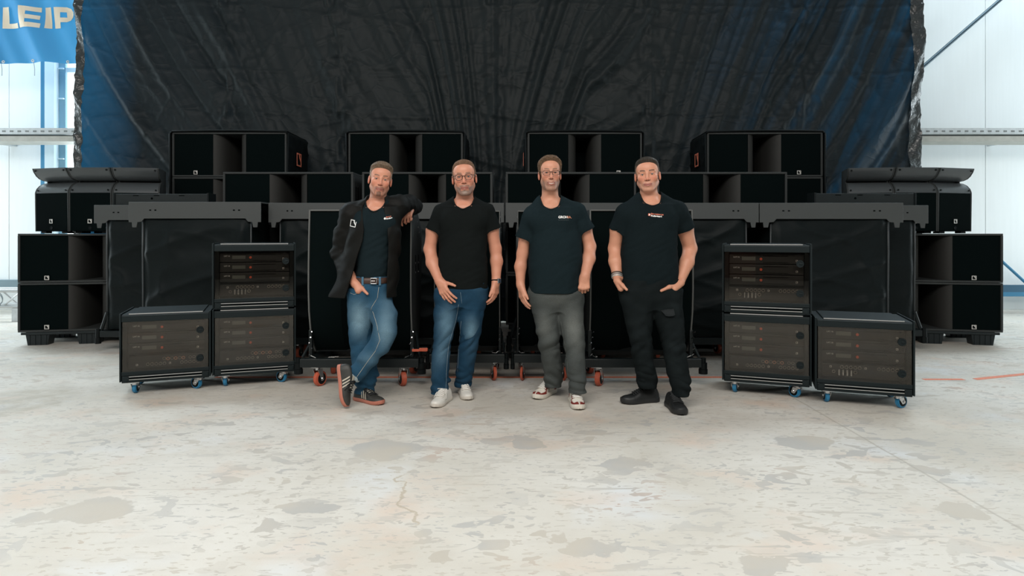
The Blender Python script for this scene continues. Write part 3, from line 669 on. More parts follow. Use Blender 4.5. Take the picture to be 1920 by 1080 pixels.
# ------------------------------------------------------------------ curved loudspeaker arrays on dollies
def make_array():
    t = thing('array_speaker', '', 'speaker'); w = .425; zt = 1.455
    front = [(0, zt), (-.018, 1.25), (-.030, 1.02), (-.034, .82), (-.018, .62), (.022, .46), (.09, .33), (.16, .26)]
    back = [(.30, .26), (.44, .46), (.53, .72), (.55, 1.0), (.55, 1.30), (.28, zt)]
    for s in (-1, 1):
        xa, xb = sorted((s*w, s*(w-.014))); sp = ob('side_plate', B().prism(front+back, 'x', xa, xb), CAB, t)
        hb = B(); bb = B()
        for yy in (.17, .33):
            for zz in (.94, 1.02): hb.box(s*w-.002, s*w+.002, yy, yy+.03, zz, zz+.055, .001); bb.cyl((s*w, yy+.015, zz-.012), (s*(w+.004), yy+.015, zz-.012), .008, 10)
        for q in range(6): bb.cyl((s*w, .12+q*.055, zt-.05-max(0, q-2)*.045), (s*(w+.003), .12+q*.055, zt-.05-max(0, q-2)*.045), .006, 8)
        ob('handle_slot', hb, MATTEBLACK, sp); ob('bolt', bb, CHROME, sp)
    EDGE = bpy.data.materials.get('edge_highlight_paint') or mat('edge_highlight_paint', (.115, .120, .115), .5, spec=.3)  # bevel highlight put into the colour of the front edges
    for s in (-1, 1):
        xa, xb = sorted((s*(w-.001), s*(w-.011))); ob('front_edge', B().strip([[(xa, y-.0025, z), (xb, y-.0025, z)] for y, z in front]), EDGE, t, True)
    ob('front_edge', B().box(-w+.012, w-.012, -.004, .006, zt-.010, zt+.002, .002), EDGE, t)
    inner = [(y+.012, z-.004 if i == 0 else z) for i, (y, z) in enumerate(front)]
    b = B().strip([[(x, y, z) for x in (-w+.015, -.16)] for y, z in inner]).strip([[(x, y, z) for x in (.16, w-.015)] for y, z in inner])
    ob('grille', b, GRILLE, t, True)
    b = B().strip([[(x, y+.03*(1-(abs(x)/.16)**2), z) for x in np.linspace(-.16, .16, 9)] for y, z in inner])
    ob('center_grille', b, mat('centre_grille', (.0016, .0032, .0035), .8, spec=.04) if 'centre_grille' not in bpy.data.materials else bpy.data.materials['centre_grille'], t, True)
    ob('rear_shell', B().strip([[(x, y-.01, z-.004) for x in (-w+.015, w-.015)] for y, z in back]+[[(x, .16, .262) for x in (-w+.015, w-.015)]]), BLACK, t, True)
    ob('top_plate', B().box(-w+.015, w-.015, 0, .285, zt-.012, zt, .003), CAB, t)
    b = B()
    for z in (.62, 1.02): 
        pass
    # dolly
    b = B().box(-w-.06, w+.06, -.05, .01, .165, .235, .004).box(-w-.06, w+.06, .50, .56, .165, .235, .004)
    for x in (-w+.02, w-.02): b.box(x-.03, x+.03, .01, .50, .167, .233)
    dl = ob('dolly_frame', b, STEEL, t)
    for s in (-1, 1):
        ob('bumper', B().cyl((s*(w+.08), -.02, .15), (s*(w+.08), -.02, .20), .032, 14).cyl((s*(w+.08), -.02, .20), (s*(w+.08), -.02, .24), .022, 14).cyl((s*(w+.08), -.02, .11), (s*(w+.08), -.02, .148), .036, 14), BLACK, dl, 40)
        ob('upright', B().box(s*(w-.005)-.014, s*(w-.005)+.014, .02, .06, .235, .46, .003), STEEL, dl)
        ob('upright', B().cyl((s*(w+.06), .02, .235), (s*(w-.0), .2, .42), .012, 8), STEEL, dl)
        b = B()
        for q in range(5): b.cyl((s*(w-.01)+.012*math.sin(q*2.1), -.02+.008*q, .26+.045*q), (s*(w-.01)+.012*math.sin(q*2.1)+.012, -.03, .275+.045*q), .005, 6)
        b.cyl((s*(w-.06), -.01, .238), (s*(w-.02), -.02, .26), .005, 6)
        ob('locking_pin', b, CHROME, dl)
    for s in (-1, 1):
        for yy, rz in ((.0, s*.45), (.47, -.3*s)): caster(t, s*(w-.07), yy, .165, .062, ORANGE, rz, wdt=.042)
    return t
arr = make_array()
ag = 'curved array speakers on dollies'
YA = 5.27
arr.location = (X(676, YA), YA, 0); arr['label'] = 'leftmost curved black array speaker, leaned on by the man in the jacket'; arr['group'] = ag
dup(arr, (-.382, YA+.20, 0), 0, 'curved black array speaker behind the man with white sneakers', ag, (.66, 1, 1))
dup(arr, (.268, YA+.20, 0), 0, 'curved black array speaker behind the man in grey jeans', ag, (.52, 1, 1))
dup(arr, (X(1202, YA), YA, 0), 0, 'rightmost curved black array speaker behind the man in black trousers', ag)
# red release tag hanging on the right upright of the left array
ob('release_tag', B().box(.49, .56, -.06, -.045, Z(653, YA)-.014, Z(653, YA)+.012, .003).box(.43, .55, -.045, -.03, Z(653, YA)-.02, Z(653, YA)+.0, .003), mat('red_tab', (.62, .12, .06), .5), arr)
# ------------------------------------------------------------------ amplifier racks
ACRYL = bpy.data.materials.new('smoked_acrylic'); ACRYL.use_nodes = True; nt = ACRYL.node_tree; nt.nodes.remove(nt.nodes['Principled BSDF'])
tp = nn(nt, 'ShaderNodeBsdfTransparent', inp={0: (.80, .78, .75, 1)}); gl = nn(nt, 'ShaderNodeBsdfGlossy', inp={0: (1, .97, .92, 1), 1: .015}); fr = nn(nt, 'ShaderNodeFresnel', inp={0: 1.55}); ms = nn(nt, 'ShaderNodeMixShader')
mm = nn(nt, 'ShaderNodeMath', operation='MULTIPLY', inp={1: .72}); nt.links.new(fr.outputs[0], mm.inputs[0])
nt.links.new(mm.outputs[0], ms.inputs[0]); nt.links.new(tp.outputs[0], ms.inputs[1]); nt.links.new(gl.outputs[0], ms.inputs[2]); nt.links.new(ms.outputs[0], nt.nodes['Material Output'].inputs[0])
RACK = grain(mat('rack_grey_plastic', (.010, .0155, .017), .5, spec=.15), 120, .2, .1, .0005)
AMPF = mat('amplifier_black', (.006, .0065, .0065), .5)
LCD = mat('grey_display', (.11, .12, .11), .3)
LED = mat('orange_red_knob', (.60, .10, .045), .4)
RW, RH, RD = .64, .535, .52
tag_txt = text_mesh('LA7.16', .016, .0004)
def make_rack(kind, wheels):
    t = thing('amplifier_rack', '', 'amplifier rack'); w = RW/2; zb = .10 if wheels else 0.0
    b = B()
    b.box(-w+.012, w-.012, .03, RD, zb+.02, zb+.035).box(-w+.012, w-.012, .03, RD, zb+RH-.045, zb+RH-.02).box(-w+.012, -w+.022, .03, RD, zb+.035, zb+RH-.045).box(w-.022, w-.012, .03, RD, zb+.035, zb+RH-.045).box(-w+.02, w-.02, RD-.015, RD-.002, zb+.035, zb+RH-.045)
    ob('case', b, BLACK, t)
    for s in (-1, 1):
        xa, xb = sorted((s*w, s*(w-.012))); ob('side_panel', B().box(xa, xb, -.012, RD+.01, zb+.012, zb+RH+.004, .003), RACK, t)
        ob('corner_post', B().box(s*(w-.035)-.014, s*(w-.035)+.014, .008, .03, zb+.06, zb+RH-.06), BLACK, t)
    ob('top_panel', B().box(-w+.012, w-.012, .005, RD, zb+RH-.02, zb+RH-.006, .003).box(-w+.055, w-.055, .018, RD-.02, zb+RH-.006, zb+RH+.003, .003), RACK, t)
    ob('edge_strip', B().box(-w+.06, w-.06, .012, .018, zb+RH-.006, zb+RH+.001), ALU, t)
    ob('top_rail', B().box(-w+.013, w-.013, -.006, .03, zb+RH-.062, zb+RH-.012, .004), RACK, t)
    ob('bottom_rail', B().box(-w+.013, w-.013, -.006, .03, zb+.058, zb+.088, .003), RACK, t)
    pl = ob('plinth', B().box(-w+.013, w-.013, -.002, .03, zb+.001, zb+.056, .006).box(-w+.02, w-.02, .03, RD-.03, zb+.001, zb+.02), RACK, t)
    ob('groove_strip', B().box(-w+.065, w-.065, -.008, -.003, zb+.046, zb+.051), ALU, pl); ob('groove_strip', B().box(-w+.065, w-.065, -.008, -.003, zb+.024, zb+.029), ALU, pl)
    ob('groove', B().box(-w+.065, w-.065, -.004, -.002, zb+.030, zb+.045), MATTEBLACK, pl)
    for s in (-1, 1): ob('corner_cap', B().cyl((s*(w-.042), .0, zb+.034), (s*(w-.042), -.009, zb+.034), .022, 20), RACK, pl, 40)
    dz0, dz1 = zb+.088, zb+RH-.062
    dr = ob('door', B().box(-w+.02, w-.02, -.003, .002, dz0, dz1), ACRYL, t)
    for zz in (dz0+.075, dz1-.085):
        x = w-.08; k = B().ring((x, -.008, zz), (0, 1, 0), .022, .006, 24).cyl((x, -.002, zz), (x, -.009, zz), .021, 24).box(x-.004, x+.018, -.015, -.008, zz-.006, zz+.006, .002)
        ob('latch', k, RACK, dr, 40)
    ob('screw', B().cyl((w-.09, -.003, dz1-.018), (w-.09, -.005, dz1-.018), .004, 10), BLACK, dr)
    hh = .082
    for k in range(3):
        z0 = dz1-.012-(k+1)*hh
        a = ob('amplifier', B().box(-w+.05, w-.05, .05, RD-.06, z0+.003, z0+hh-.003, .003), AMPF, t)
        ob('display', B().box(-w+.145, -w+.245, .046, .0505, z0+hh*.36, z0+hh*.70), LCD, a)
        ob('knob', B().cyl((-w+.285, .05, z0+hh*.5), (-w+.285, .036, z0+hh*.5), .010, 16), LED, a, 40)
        q = B(); add_mesh(q, tag_txt, Matrix.Translation((-w+.082, .049, z0+hh*.6)) @ Matrix.Rotation(PI/2, 4, 'X')); ob('lettering', q, WHITEP, a)
        q = logo_pts(B(), w-.10, z0+hh*.35, .014, .0495); ob('logo', q, BADGE, a)
        ob('vent', B().box(-.02, w-.16, .047, .0505, z0+.012, z0+.016).box(-.02, w-.16, .047, .0505, z0+.062, z0+.066), MATTEBLACK, a)
    z0 = dz0+.012
    pp = ob('patch_panel', B().box(-w+.05, w-.05, .05, .10, z0, z0+.095, .003), AMPF, t)
    ringm = mat('socket_ring', (.42, .38, .33), .3, .8) if 'socket_ring' not in bpy.data.materials else bpy.data.materials['socket_ring']
    zr = z0+.075 if kind == 0 else z0+.028
    for x0_ in (-w+.185, w-.215):
        for q in range(5):
            ob('socket', B().ring((x0_+q*.029, .048, zr), (0, 1, 0), .0105, .0016, 16, 5).cyl((x0_+q*.029+.004, .05, zr+.011), (x0_+q*.029+.004, .047, zr+.011), .003, 6), ringm, pp, True)
    q = logo_pts(B(), -w+.11, zr, .014, .0495); logo_pts(q, .02, zr, .014, .0495); ob('logo', q, BADGE, pp)
    if kind == 0:
        for q in range(4):
            x = -w+.165+q*.027; ob('connector', B().cyl((x, .045, z0+.015), (x, .045, z0+.052), .0085, 14).cyl((x, .045, z0+.052), (x, .045, z0+.058), .006, 12), CHROME, pp, 40)
        ob('socket', B().ring((-w+.165+4*.027, .048, z0+.042), (0, 1, 0), .011, .002, 16, 5), ringm, pp, True); ob('socket', B().ring((-w+.13, .048, z0+.04), (0, 1, 0), .010, .0015, 16, 5), ringm, pp, True)
    else:
        for q in range(3):
            x = -.02+q*.055
            ob('socket', B().ring((x, .048, z0+.066), (0, 1, 0), .011, .0014, 16, 5), ringm, pp, True); ob('orange_socket', B().ring((x+.026, .048, z0+.064), (0, 1, 0), .0105, .0026, 16, 5), mat('salmon_ring', (.62, .30, .20), .45) if 'salmon_ring' not in bpy.data.materials else bpy.data.materials['salmon_ring'], pp, True)
        for x in (w-.155, w-.128): ob('socket', B().ring((x, .048, z0+.066), (0, 1, 0), .010, .0014, 16, 5), ringm, pp, True)
    if wheels:
        for s in (-1, 1):
            for yy, r in ((.07, .5*s+.35), (RD-.12, .8)): caster(t, s*(w-.09), yy, .10, .049, BLUEW, r if wheels > 0 else -r, wdt=.03)
    return t
def rack_at(t, pxL, pyL, th, pxoff=0):
    """front left lower corner (on the floor) at a pixel; th turns the right end towards (negative) or away from the camera"""
    Y = fy(pyL); xL = X(pxL, Y); return (xL+RW/2*math.cos(th), Y+RW/2*math.sin(th), 0), th
rB = make_rack(1, 1); rA0 = make_rack(0, 0); rA1 = make_rack(0, -1)
loc, th = rack_at(rB, 224, 744, math.radians(21)); rB.location = loc; rB.rotation_euler = (0, 0, th); rB['label'] = 'single low amplifier rack at left on blue casters, nearest left end'
loc, th = rack_at(rB, 398, 730, math.radians(20)); dup(rB, loc, th, 'lower amplifier rack of the left tower, on blue casters')
rA0.location = (loc[0], loc[1], .10+RH+.006); rA0.rotation_euler = (0, 0, th); rA0['label'] = 'upper amplifier rack of the left tower, floor mirrored in door'
loc, th = rack_at(rB, 1354, 738, math.radians(-21)); dup(rB, loc, th, 'lower amplifier rack of the right tower, on blue casters')
dup(rA0, (loc[0], loc[1], .10+RH+.006), th, 'upper amplifier rack of the right tower, dark glossy door')
loc, th = rack_at(rA1, 1528, 757, math.radians(-20)); rA1.location = loc; rA1.rotation_euler = (0, 0, th); rA1['label'] = 'single low amplifier rack at right with four silver connectors, on blue casters'
# ------------------------------------------------------------------ implicit-surface kit for bodies and clothes
f32 = np.float32
def smin(a, b, k):
    if k <= 0: return np.minimum(a, b)
    h = np.maximum(k-np.abs(a-b), 0)/k; return np.minimum(a, b)-h*h*(k*.25)
def smax(a, b, k): return -smin(-a, -b, k)
def V3(*a): return np.array(a, float)
def sd_cone(p, a, b, r1, r2):
    x, y, z = p; d = b-a; L2 = float(d@d)+1e-12
    t = np.clip(((x-a[0])*d[0]+(y-a[1])*d[1]+(z-a[2])*d[2])/L2, 0, 1)
    dx = x-a[0]-t*d[0]; dy = y-a[1]-t*d[1]; dz = z-a[2]-t*d[2]
    return np.sqrt(dx*dx+dy*dy+dz*dz)-(r1+(r2-r1)*t)
def sd_ell(p, c, r):
    x, y, z = p; qx = (x-c[0])/r[0]; qy = (y-c[1])/r[1]; qz = (z-c[2])/r[2]
    k0 = np.sqrt(qx*qx+qy*qy+qz*qz)+1e-6; k1 = np.sqrt((qx/r[0])**2+(qy/r[1])**2+(qz/r[2])**2)+1e-6
    return k0*(k0-1)/k1
class Field:
    def __init__(s, h): s.h = h; s.ops = []
    def fn(s, f, lo, hi, k=.02, op='add'): s.ops.append((f, np.array(lo, float), np.array(hi, float), k, op)); return s
    def cone(s, a, b, r1, r2, k=.02, op='add', end=None, wr=None):
        a, b = np.array(a, float), np.array(b, float); R = max(r1, r2)
        def f(p):
            d = sd_cone(p, a, b, r1, r2)
            if wr is not None: d = d+wr(p)
            if end is not None:
                q, n = end; d = np.maximum(d, (p[0]-q[0])*n[0]+(p[1]-q[1])*n[1]+(p[2]-q[2])*n[2])
            return d
        return s.fn(f, np.minimum(a, b)-R, np.maximum(a, b)+R, k, op)
    def chain(s, pts, k=.02, wr=None):
        for (a, r1), (b, r2) in zip(pts, pts[1:]): s.cone(a, b, r1, r2, k, wr=wr)
        return s
    def ell(s, c, r, k=.02, op='add'): c = np.array(c, float); return s.fn(lambda p: sd_ell(p, c, r), c-np.array(r), c+np.array(r), k, op)
    def stack(s, rows, off=0, k=.02, n=2.4, wr=None, z0=None, z1=None, op='add'):
        st = Stack(rows, n); lo, hi = st.bounds(); zz0 = st.z[0] if z0 is None else z0; zz1 = st.z[-1] if z1 is None else z1
        lo[2] = zz0; hi[2] = zz1
        def f(p):
            d = st.d(p, off)
            if wr is not None: d = d+wr(p)
            return np.maximum(np.maximum(d, zz0-p[2]), p[2]-zz1)
        return s.fn(f, lo-max(off, 0), hi+max(off, 0), k, op)
    def build(s, name, m, parent, base, colfn=None, smooth_it=0):
        adds = [o for o in s.ops if o[4] == 'add']; h = s.h; pad = .02
        lo = np.min([o[1] for o in adds], 0)-pad; hi = np.max([o[2] for o in adds], 0)+pad
        n = np.ceil((hi-lo)/h).astype(int)+1
        ax = [(lo[i]+h*np.arange(n[i])).astype(f32) for i in range(3)]
        D = np.full(n, .03, f32)
        for f, a, b, k, op in s.ops:
            m_ = .016+k*.6
            i0 = np.clip(np.floor((a-m_-lo)/h).astype(int), 0, n-1); i1 = np.clip(np.ceil((b+m_-lo)/h).astype(int)+1, 1, n)
            if np.any(i1 <= i0): continue
            sl = tuple(slice(i0[i], i1[i]) for i in range(3))
            p = (ax[0][sl[0]][:, None, None], ax[1][sl[1]][None, :, None], ax[2][sl[2]][None, None, :])
            d = np.broadcast_to(f(p), D[sl].shape).astype(f32)
            D[sl] = smin(D[sl], d, k) if op == 'add' else smax(D[sl], -d, k)
        V, F = surface_nets(D, lo, h)
        for _ in range(smooth_it): V = laplace(V, F)
        me = bpy.data.meshes.new(name); nv, nf = len(V), len(F)
        me.vertices.add(nv); me.vertices.foreach_set('co', (V-np.array(base)).astype(f32).ravel())
        me.loops.add(nf*4); me.loops.foreach_set('vertex_index', F.astype(np.int32).ravel())
        me.polygons.add(nf); me.polygons.foreach_set('loop_start', np.arange(0, nf*4, 4, dtype=np.int32)); me.polygons.foreach_set('loop_total', np.full(nf, 4, np.int32))
        me.update(calc_edges=True); me.validate()
        if colfn is not None:
            c = np.ones((nv, 4), f32); c[:, :3] = colfn(V); at_ = me.attributes.new('col', 'FLOAT_COLOR', 'POINT'); at_.data.foreach_set('color', c.ravel())
        o = obm(name, me, m, parent, True); o['_v'] = 0; del o['_v']
        return o, V, F
class Stack:
    """horizontal slices: rows of (z, cx, cy, half width, depth to the front, depth to the back)"""
    def __init__(s, rows, n=2.4):
        r = np.array(sorted(rows), float); zt = np.linspace(r[0, 0], r[-1, 0], 160); s.n = n; s.z = zt
        T = np.stack([np.interp(zt, r[:, 0], r[:, i]) for i in range(1, 6)], 1)
        wdt = max(3, int(160/len(r)*.8)); ker = np.hanning(wdt+2)[1:-1]; ker /= ker.sum()
        P = np.pad(T, ((wdt, wdt), (0, 0)), 'edge')
        s.T = np.stack([np.convolve(P[:, i], ker, 'same')[wdt:-wdt] for i in range(5)], 1)
    def at(s, z): return [np.interp(z, s.z, s.T[:, i]) for i in range(5)]
    def bounds(s):
        T = s.T; return np.array([(T[:, 0]-T[:, 2]).min(), (T[:, 1]-T[:, 3]).min(), s.z[0]]), np.array([(T[:, 0]+T[:, 2]).max(), (T[:, 1]+T[:, 4]).max(), s.z[-1]])
    def d(s, p, off=0):
        x, y, z = p; zz = np.asarray(z, float).ravel(); sh = np.shape(z)
        cx, cy, a, bf, bb = [np.reshape(q, sh).astype(f32) for q in s.at(zz)]
        b = np.where(y < cy, bf, bb); qx = np.abs(x-cx)/a; qy = np.abs(y-cy)/b
        q = (qx**s.n+qy**s.n)**(1/s.n); return (q-1)*np.minimum(a, b)*(.55+.45*np.minimum(q, 1.5)/1.5)-off
    def ring(s, z, off, t):
        cx, cy, a, bf, bb = s.at(np.array([z])); c, sn = math.cos(t), math.sin(t); b = (bf if sn < 0 else bb)[0]+off
        e = 2/s.n; return Vector((cx[0]+(a[0]+off)*math.copysign(abs(c)**e, c), cy[0]+b*math.copysign(abs(sn)**e, sn), z))
def surface_nets(D, lo, h):
    S = D < 0; nx, ny, nz = D.shape
    c = [S[i:nx-1+i, j:ny-1+j, k:nz-1+k] for i in (0, 1) for j in (0, 1) for k in (0, 1)]
    anyv = c[0].copy(); allv = c[0].copy()
    for q in c[1:]: anyv |= q; allv &= q
    act = np.argwhere(anyv & ~allv); idx = np.full((nx-1, ny-1, nz-1), -1, np.int32); idx[tuple(act.T)] = np.arange(len(act))
    pos = np.zeros((len(act), 3)); cnt = np.zeros(len(act)); cor = [(i, j, k) for i in (0, 1) for j in (0, 1) for k in (0, 1)]
    vals = {o: D[act[:, 0]+o[0], act[:, 1]+o[1], act[:, 2]+o[2]].astype(float) for o in cor}
    for o in cor:
        for axx in range(3):
            if o[axx] == 0:
                o2 = list(o); o2[axx] = 1; o2 = tuple(o2); a, b = vals[o], vals[o2]; m = (a < 0) != (b < 0)
                t = np.where(m, a/np.where(a == b, 1, a-b), 0)
                e = np.array(o, float)[None, :].repeat(len(act), 0); e[:, axx] += t
                pos[m] += e[m]; cnt[m] += 1
    V = lo+h*(act+pos/cnt[:, None]); F = []
    for axx in range(3):
        o = [0, 0, 0]; sl0 = [slice(None)]*3; sl1 = [slice(None)]*3; sl0[axx] = slice(0, -1); sl1[axx] = slice(1, None)
        ch = S[tuple(sl0)] != S[tuple(sl1)]; e = np.argwhere(ch); b, c_ = [(1, 2), (2, 0), (0, 1)][axx]
        ok = (e[:, b] > 0) & (e[:, c_] > 0) & (e[:, b] < D.shape[b]-1) & (e[:, c_] < D.shape[c_]-1); e = e[ok]
        def g(db, dc): q = e.copy(); q[:, b] -= db; q[:, c_] -= dc; return idx[q[:, 0], q[:, 1], q[:, 2]]
        Q = np.stack([g(1, 1), g(0, 1), g(0, 0), g(1, 0)], 1); ins = S[e[:, 0], e[:, 1], e[:, 2]]
        Q[~ins] = Q[~ins][:, ::-1]; F.append(Q)
    return V, np.concatenate(F)
def laplace(V, F):
    A = np.zeros_like(V); n = np.zeros(len(V))
    for i in range(4):
        for j in ((i+1) % 4, (i-1) % 4): np.add.at(A, F[:, i], V[F[:, j]]); np.add.at(n, F[:, i], 1)
    return V*.5+.5*A/n[:, None]
def n3(p, f, seed=0):
    """cheap smooth 3-D noise -1..1 from crossed sines and value noise"""
    x, y, z = p; a = np.sin(x*f[0]+1.7*np.sin(z*f[2]*.53+seed)+seed*2.1+y*f[1]*.7); b = np.sin(z*f[2]+1.3*np.sin(x*f[0]*.61+seed*1.3)+y*f[1]+seed)
    c = np.sin((x*f[0]*.8-z*f[2]*.7)+1.1*np.sin(y*f[1]+seed*.7)+seed*3.3); return (a*b+b*c+a*c)/2.2

def vcol_mat(name, rough=.5, spec=.4, bump=None, sss=0, sheen=0):
    m = mat(name, (1, 1, 1), rough, spec=spec); nt, b, o = nodes(m); L = nt.links.new
    a = nn(nt, 'ShaderNodeAttribute', attribute_name='col')
    tc = nn(nt, 'ShaderNodeTexCoord'); sc, st, ds, amt, stretch = bump or (300, .1, .0005, .06, (1, 1, 1))
    mp = nn(nt, 'ShaderNodeMapping'); mp.inputs['Scale'].default_value = stretch; L(tc.outputs['Object'], mp.inputs[0])
    n = nn(nt, 'ShaderNodeTexNoise', inp={'Scale': sc, 'Detail': 4.0}); L(mp.outputs[0], n.inputs['Vector'])
    r = nn(nt, 'ShaderNodeMapRange', inp={1: .25, 2: .75, 3: 1-amt, 4: 1+amt}); L(n.outputs[0], r.inputs[0])
    vm = nn(nt, 'ShaderNodeVectorMath', operation='SCALE'); L(a.outputs['Color'], vm.inputs[0]); L(r.outputs[0], vm.inputs['Scale']); L(vm.outputs[0], b.inputs['Base Color'])
    bp = nn(nt, 'ShaderNodeBump', inp={'Strength': st, 'Distance': ds}); L(n.outputs[0], bp.inputs['Height']); L(bp.outputs[0], b.inputs['Normal'])
    if sss: b.inputs['Subsurface Weight'].default_value = sss; b.inputs['Subsurface Radius'].default_value = (.012, .005, .003); b.inputs['Subsurface Scale'].default_value = .5
    if sheen: b.inputs['Sheen Weight'].default_value = sheen; b.inputs['Sheen Roughness'].default_value = .5
    return m
SKIN = vcol_mat('skin', .46, .35, (220, .15, .0010, .07, (1, 1, 1)), .04)
HAIR = vcol_mat('hair', .6, .12, (170, .6, .003, .35, (1, .25, .35)))
CLOTH = vcol_mat('cotton_cloth', .9, .05, (90, .25, .002, .10, (1, 1, 1)), 0, 0)
DENIM = vcol_mat('denim', .8, .2, (420, .3, .001, .32, (1.6, 1, .35)))
SOFTSHELL = vcol_mat('softshell', .6, .12, (120, .2, .001, .12, (1, 1, 1)), 0, 0)
SHOEM = vcol_mat('shoe_leather', .5, .4, (150, .2, .0008, .08, (1, 1, 1)))
LACE = mat('lace_white', (.72, .70, .65), .8); LACEB = mat('lace_black', (.010, .012, .013), .8)
EYEM = vcol_mat('eye', .12, .5, (10, 0, .0001, 0, (1, 1, 1)))
GLASSF = mat('glasses_frame', (.012, .010, .010), .3); LENS = bpy.data.materials.new('lens'); LENS.use_nodes = True
nt = LENS.node_tree; nt.nodes.remove(nt.nodes['Principled BSDF']); a_ = nn(nt, 'ShaderNodeBsdfTransparent', inp={0: (.96, .96, .96, 1)}); b_ = nn(nt, 'ShaderNodeBsdfGlossy', inp={1: .02}); c_ = nn(nt, 'ShaderNodeMixShader', inp={0: .05}); nt.links.new(a_.outputs[0], c_.inputs[1]); nt.links.new(b_.outputs[0], c_.inputs[2]); nt.links.new(c_.outputs[0], nt.nodes['Material Output'].inputs[0])

# ------------------------------------------------------------------ head
class Head:
    def __init__(s, origin, yaw=0, roll=0, pitch=0, S=1.0, wx=1.0, cl=1.0, smile=0.0, jaw=1.0, nose=1.0, teeth=0):
        s.teeth = teeth
        s.o = np.array(origin, float); s.S = S; s.wx = wx; s.cl = cl; s.smile = smile; s.jaw = jaw; s.nose = nose
        y = math.radians(yaw); U = V3(math.cos(y), math.sin(y), 0); F = V3(math.sin(y), -math.cos(y), 0); W = V3(0, 0, 1)
        r = math.radians(roll); U, W = U*math.cos(r)+W*math.sin(r), W*math.cos(r)-U*math.sin(r)
        t = math.radians(pitch); F, W = F*math.cos(t)+W*math.sin(t), W*math.cos(t)-F*math.sin(t)
        s.U, s.F, s.W = U, F, W
    def loc(s, p):
        x, y, z = (p[i]-s.o[i] for i in range(3))
        u = (x*s.U[0]+y*s.U[1]+z*s.U[2])/(s.S*s.wx); f = (x*s.F[0]+y*s.F[1]+z*s.F[2])/s.S; w = (x*s.W[0]+y*s.W[1]+z*s.W[2])/s.S
        return u, f, np.where(w < 0, w/s.cl, w)
    def world(s, u, f, w):
        if w < 0: w = w*s.cl
        return s.o+s.S*(s.U*u*s.wx+s.F*f+s.W*w)
    def skull(s, q): return smin(sd_ell(q, (0, -.012, .038), (.0755, .098, .084)), sd_ell(q, (0, .040, .045), (.060, .050, .056)), .03)
    def d(s, p):
        u, f, w = s.loc(p); q = (u, f, w); au = np.abs(u); m = (au, f, w); sm = s.smile; j = s.jaw
        d = s.skull(q)
        d = smin(d, sd_ell(q, (0, .026, -.028), (.0620, .063, .080)), .02)
        d = smin(d, sd_cone(m, V3(.046*j, .000, -.050), V3(.021, .060, -.099), .0205, .0175), .024)
        d = smin(d, sd_ell(q, (0, .069, -.103), (.025*j, .020, .0165)), .014)
        d = smin(d, sd_ell(m, (.040, .058, -.024+sm*.004), (.025, .026, .025)), .016)
        d = smin(d, sd_ell(q, (0, .073, -.064), (.031, .026, .028)), .014)
        d = smin(d, sd_cone(m, V3(.013, .0865, .021), V3(.046, .0735, .021), .0075, .0065), .010)
        d = smax(d, -sd_ell(m, (.031, .0985, .001), (.0175, .0125, .0115)), .009)
        d = smin(d, sd_ell(m, (.031, .0765, .001), (.0165, .0130, .0125)), .004)
        d = smax(d, -sd_ell(m, (.0315, .092, .000), (.0135, .0075, .0050-.0014*sm)), .002)
        d = smin(d, sd_cone(q, V3(0, .0875, .012), V3(0, .1070*s.nose, -.031), .0075, .0100), .009)
        d = smin(d, sd_ell(q, (0, .1055*s.nose, -.034), (.0105, .0105, .0090)), .005)
        d = smin(d, sd_ell(m, (.0130, .0955, -.037), (.0075, .0105, .0072)), .005)
        d = smin(d, sd_cone(m, V3(0, .0955, -.0665), V3(.023+.003*sm, .0850, -.0690+.006*sm), .0044, .0024), .004)
        d = smin(d, sd_cone(m, V3(0, .0945, -.0785), V3(.019+.003*sm, .0850, -.0720+.005*sm), .0056, .0028), .004)
        d = smax(d, -sd_cone(m, V3(0, .1010, -.0725), V3(.024+.003*sm, .0900, -.0705+.006*sm), .0030, .0015), .002)
        if sm: d = smax(d, -sd_cone(m, V3(.021, .097, -.040), V3(.035+.003*sm, .083, -.068), .0028, .0030), .007)
        # ears
        e = sd_ell(m, (.0790+(0), -.016, -.006), (.0085, .0185, .0310)); e = smax(e, -sd_ell(m, (.0885, -.010, -.004), (.0075, .0105, .0190)), .004)
        e = smin(e, sd_ell(m, (.0775, -.004, -.006), (.0045, .005, .008)), .003); d = smin(d, e, .006)
        return d*s.S*.95
    def bbox(s): r = .175*s.S; return s.o-V3(r*.9, r*.95, r*1.05), s.o+V3(r*.9, r*.95, r)
    def color(s, V, base, lip, brow, beard=None, beardc=(.3, .25, .22), stub=0., red=.12, browh=1.0):
        p = (V[:, 0], V[:, 1], V[:, 2]); u, f, w = s.loc(p); au = np.abs(u); c = np.tile(np.array(base, float), (len(V), 1))
        inh = (np.abs(u) < .1) & (np.abs(f) < .13) & (w > -.135) & (w < .14)
        def blend(mask, col): nonlocal c; mask = np.where(inh, mask, 0)[:, None]; c = c*(1-mask)+mask*np.array(col)
        def g(du, df, dw, su, sf, sw): return np.exp(-((du/su)**2+(df/sf)**2+(dw/sw)**2))
        R = red*(g(au-.042, f-.07, w+.026, .020, .04, .018)+1.1*g(u, f-.10, w+.034, .014, .03, .014)+.9*(au > .074))
        R = np.where(inh, np.clip(R, 0, .4), 0)[:, None]; c = c*(1-R*np.array([.10, 1.0, 1.0]))
        front = np.clip((f-.04)/.02, 0, 1); nz_ = n3(p, (900, 900, 900), 2)*.5+.5
        if stub: blend(np.clip(stub*front*np.clip((-w-.042)/.02, 0, 1)*(.6+.5*nz_)+stub*(f > -.02)*(f <= .06)*np.clip((-w-.035)/.02, 0, 1)*np.clip((w+.125)/.02, 0, 1)*.8, 0, 1), beardc)
        if beard is not None: blend(np.clip(beard(u, f, w)*(.72+.35*nz_), 0, 1), np.array(beardc))
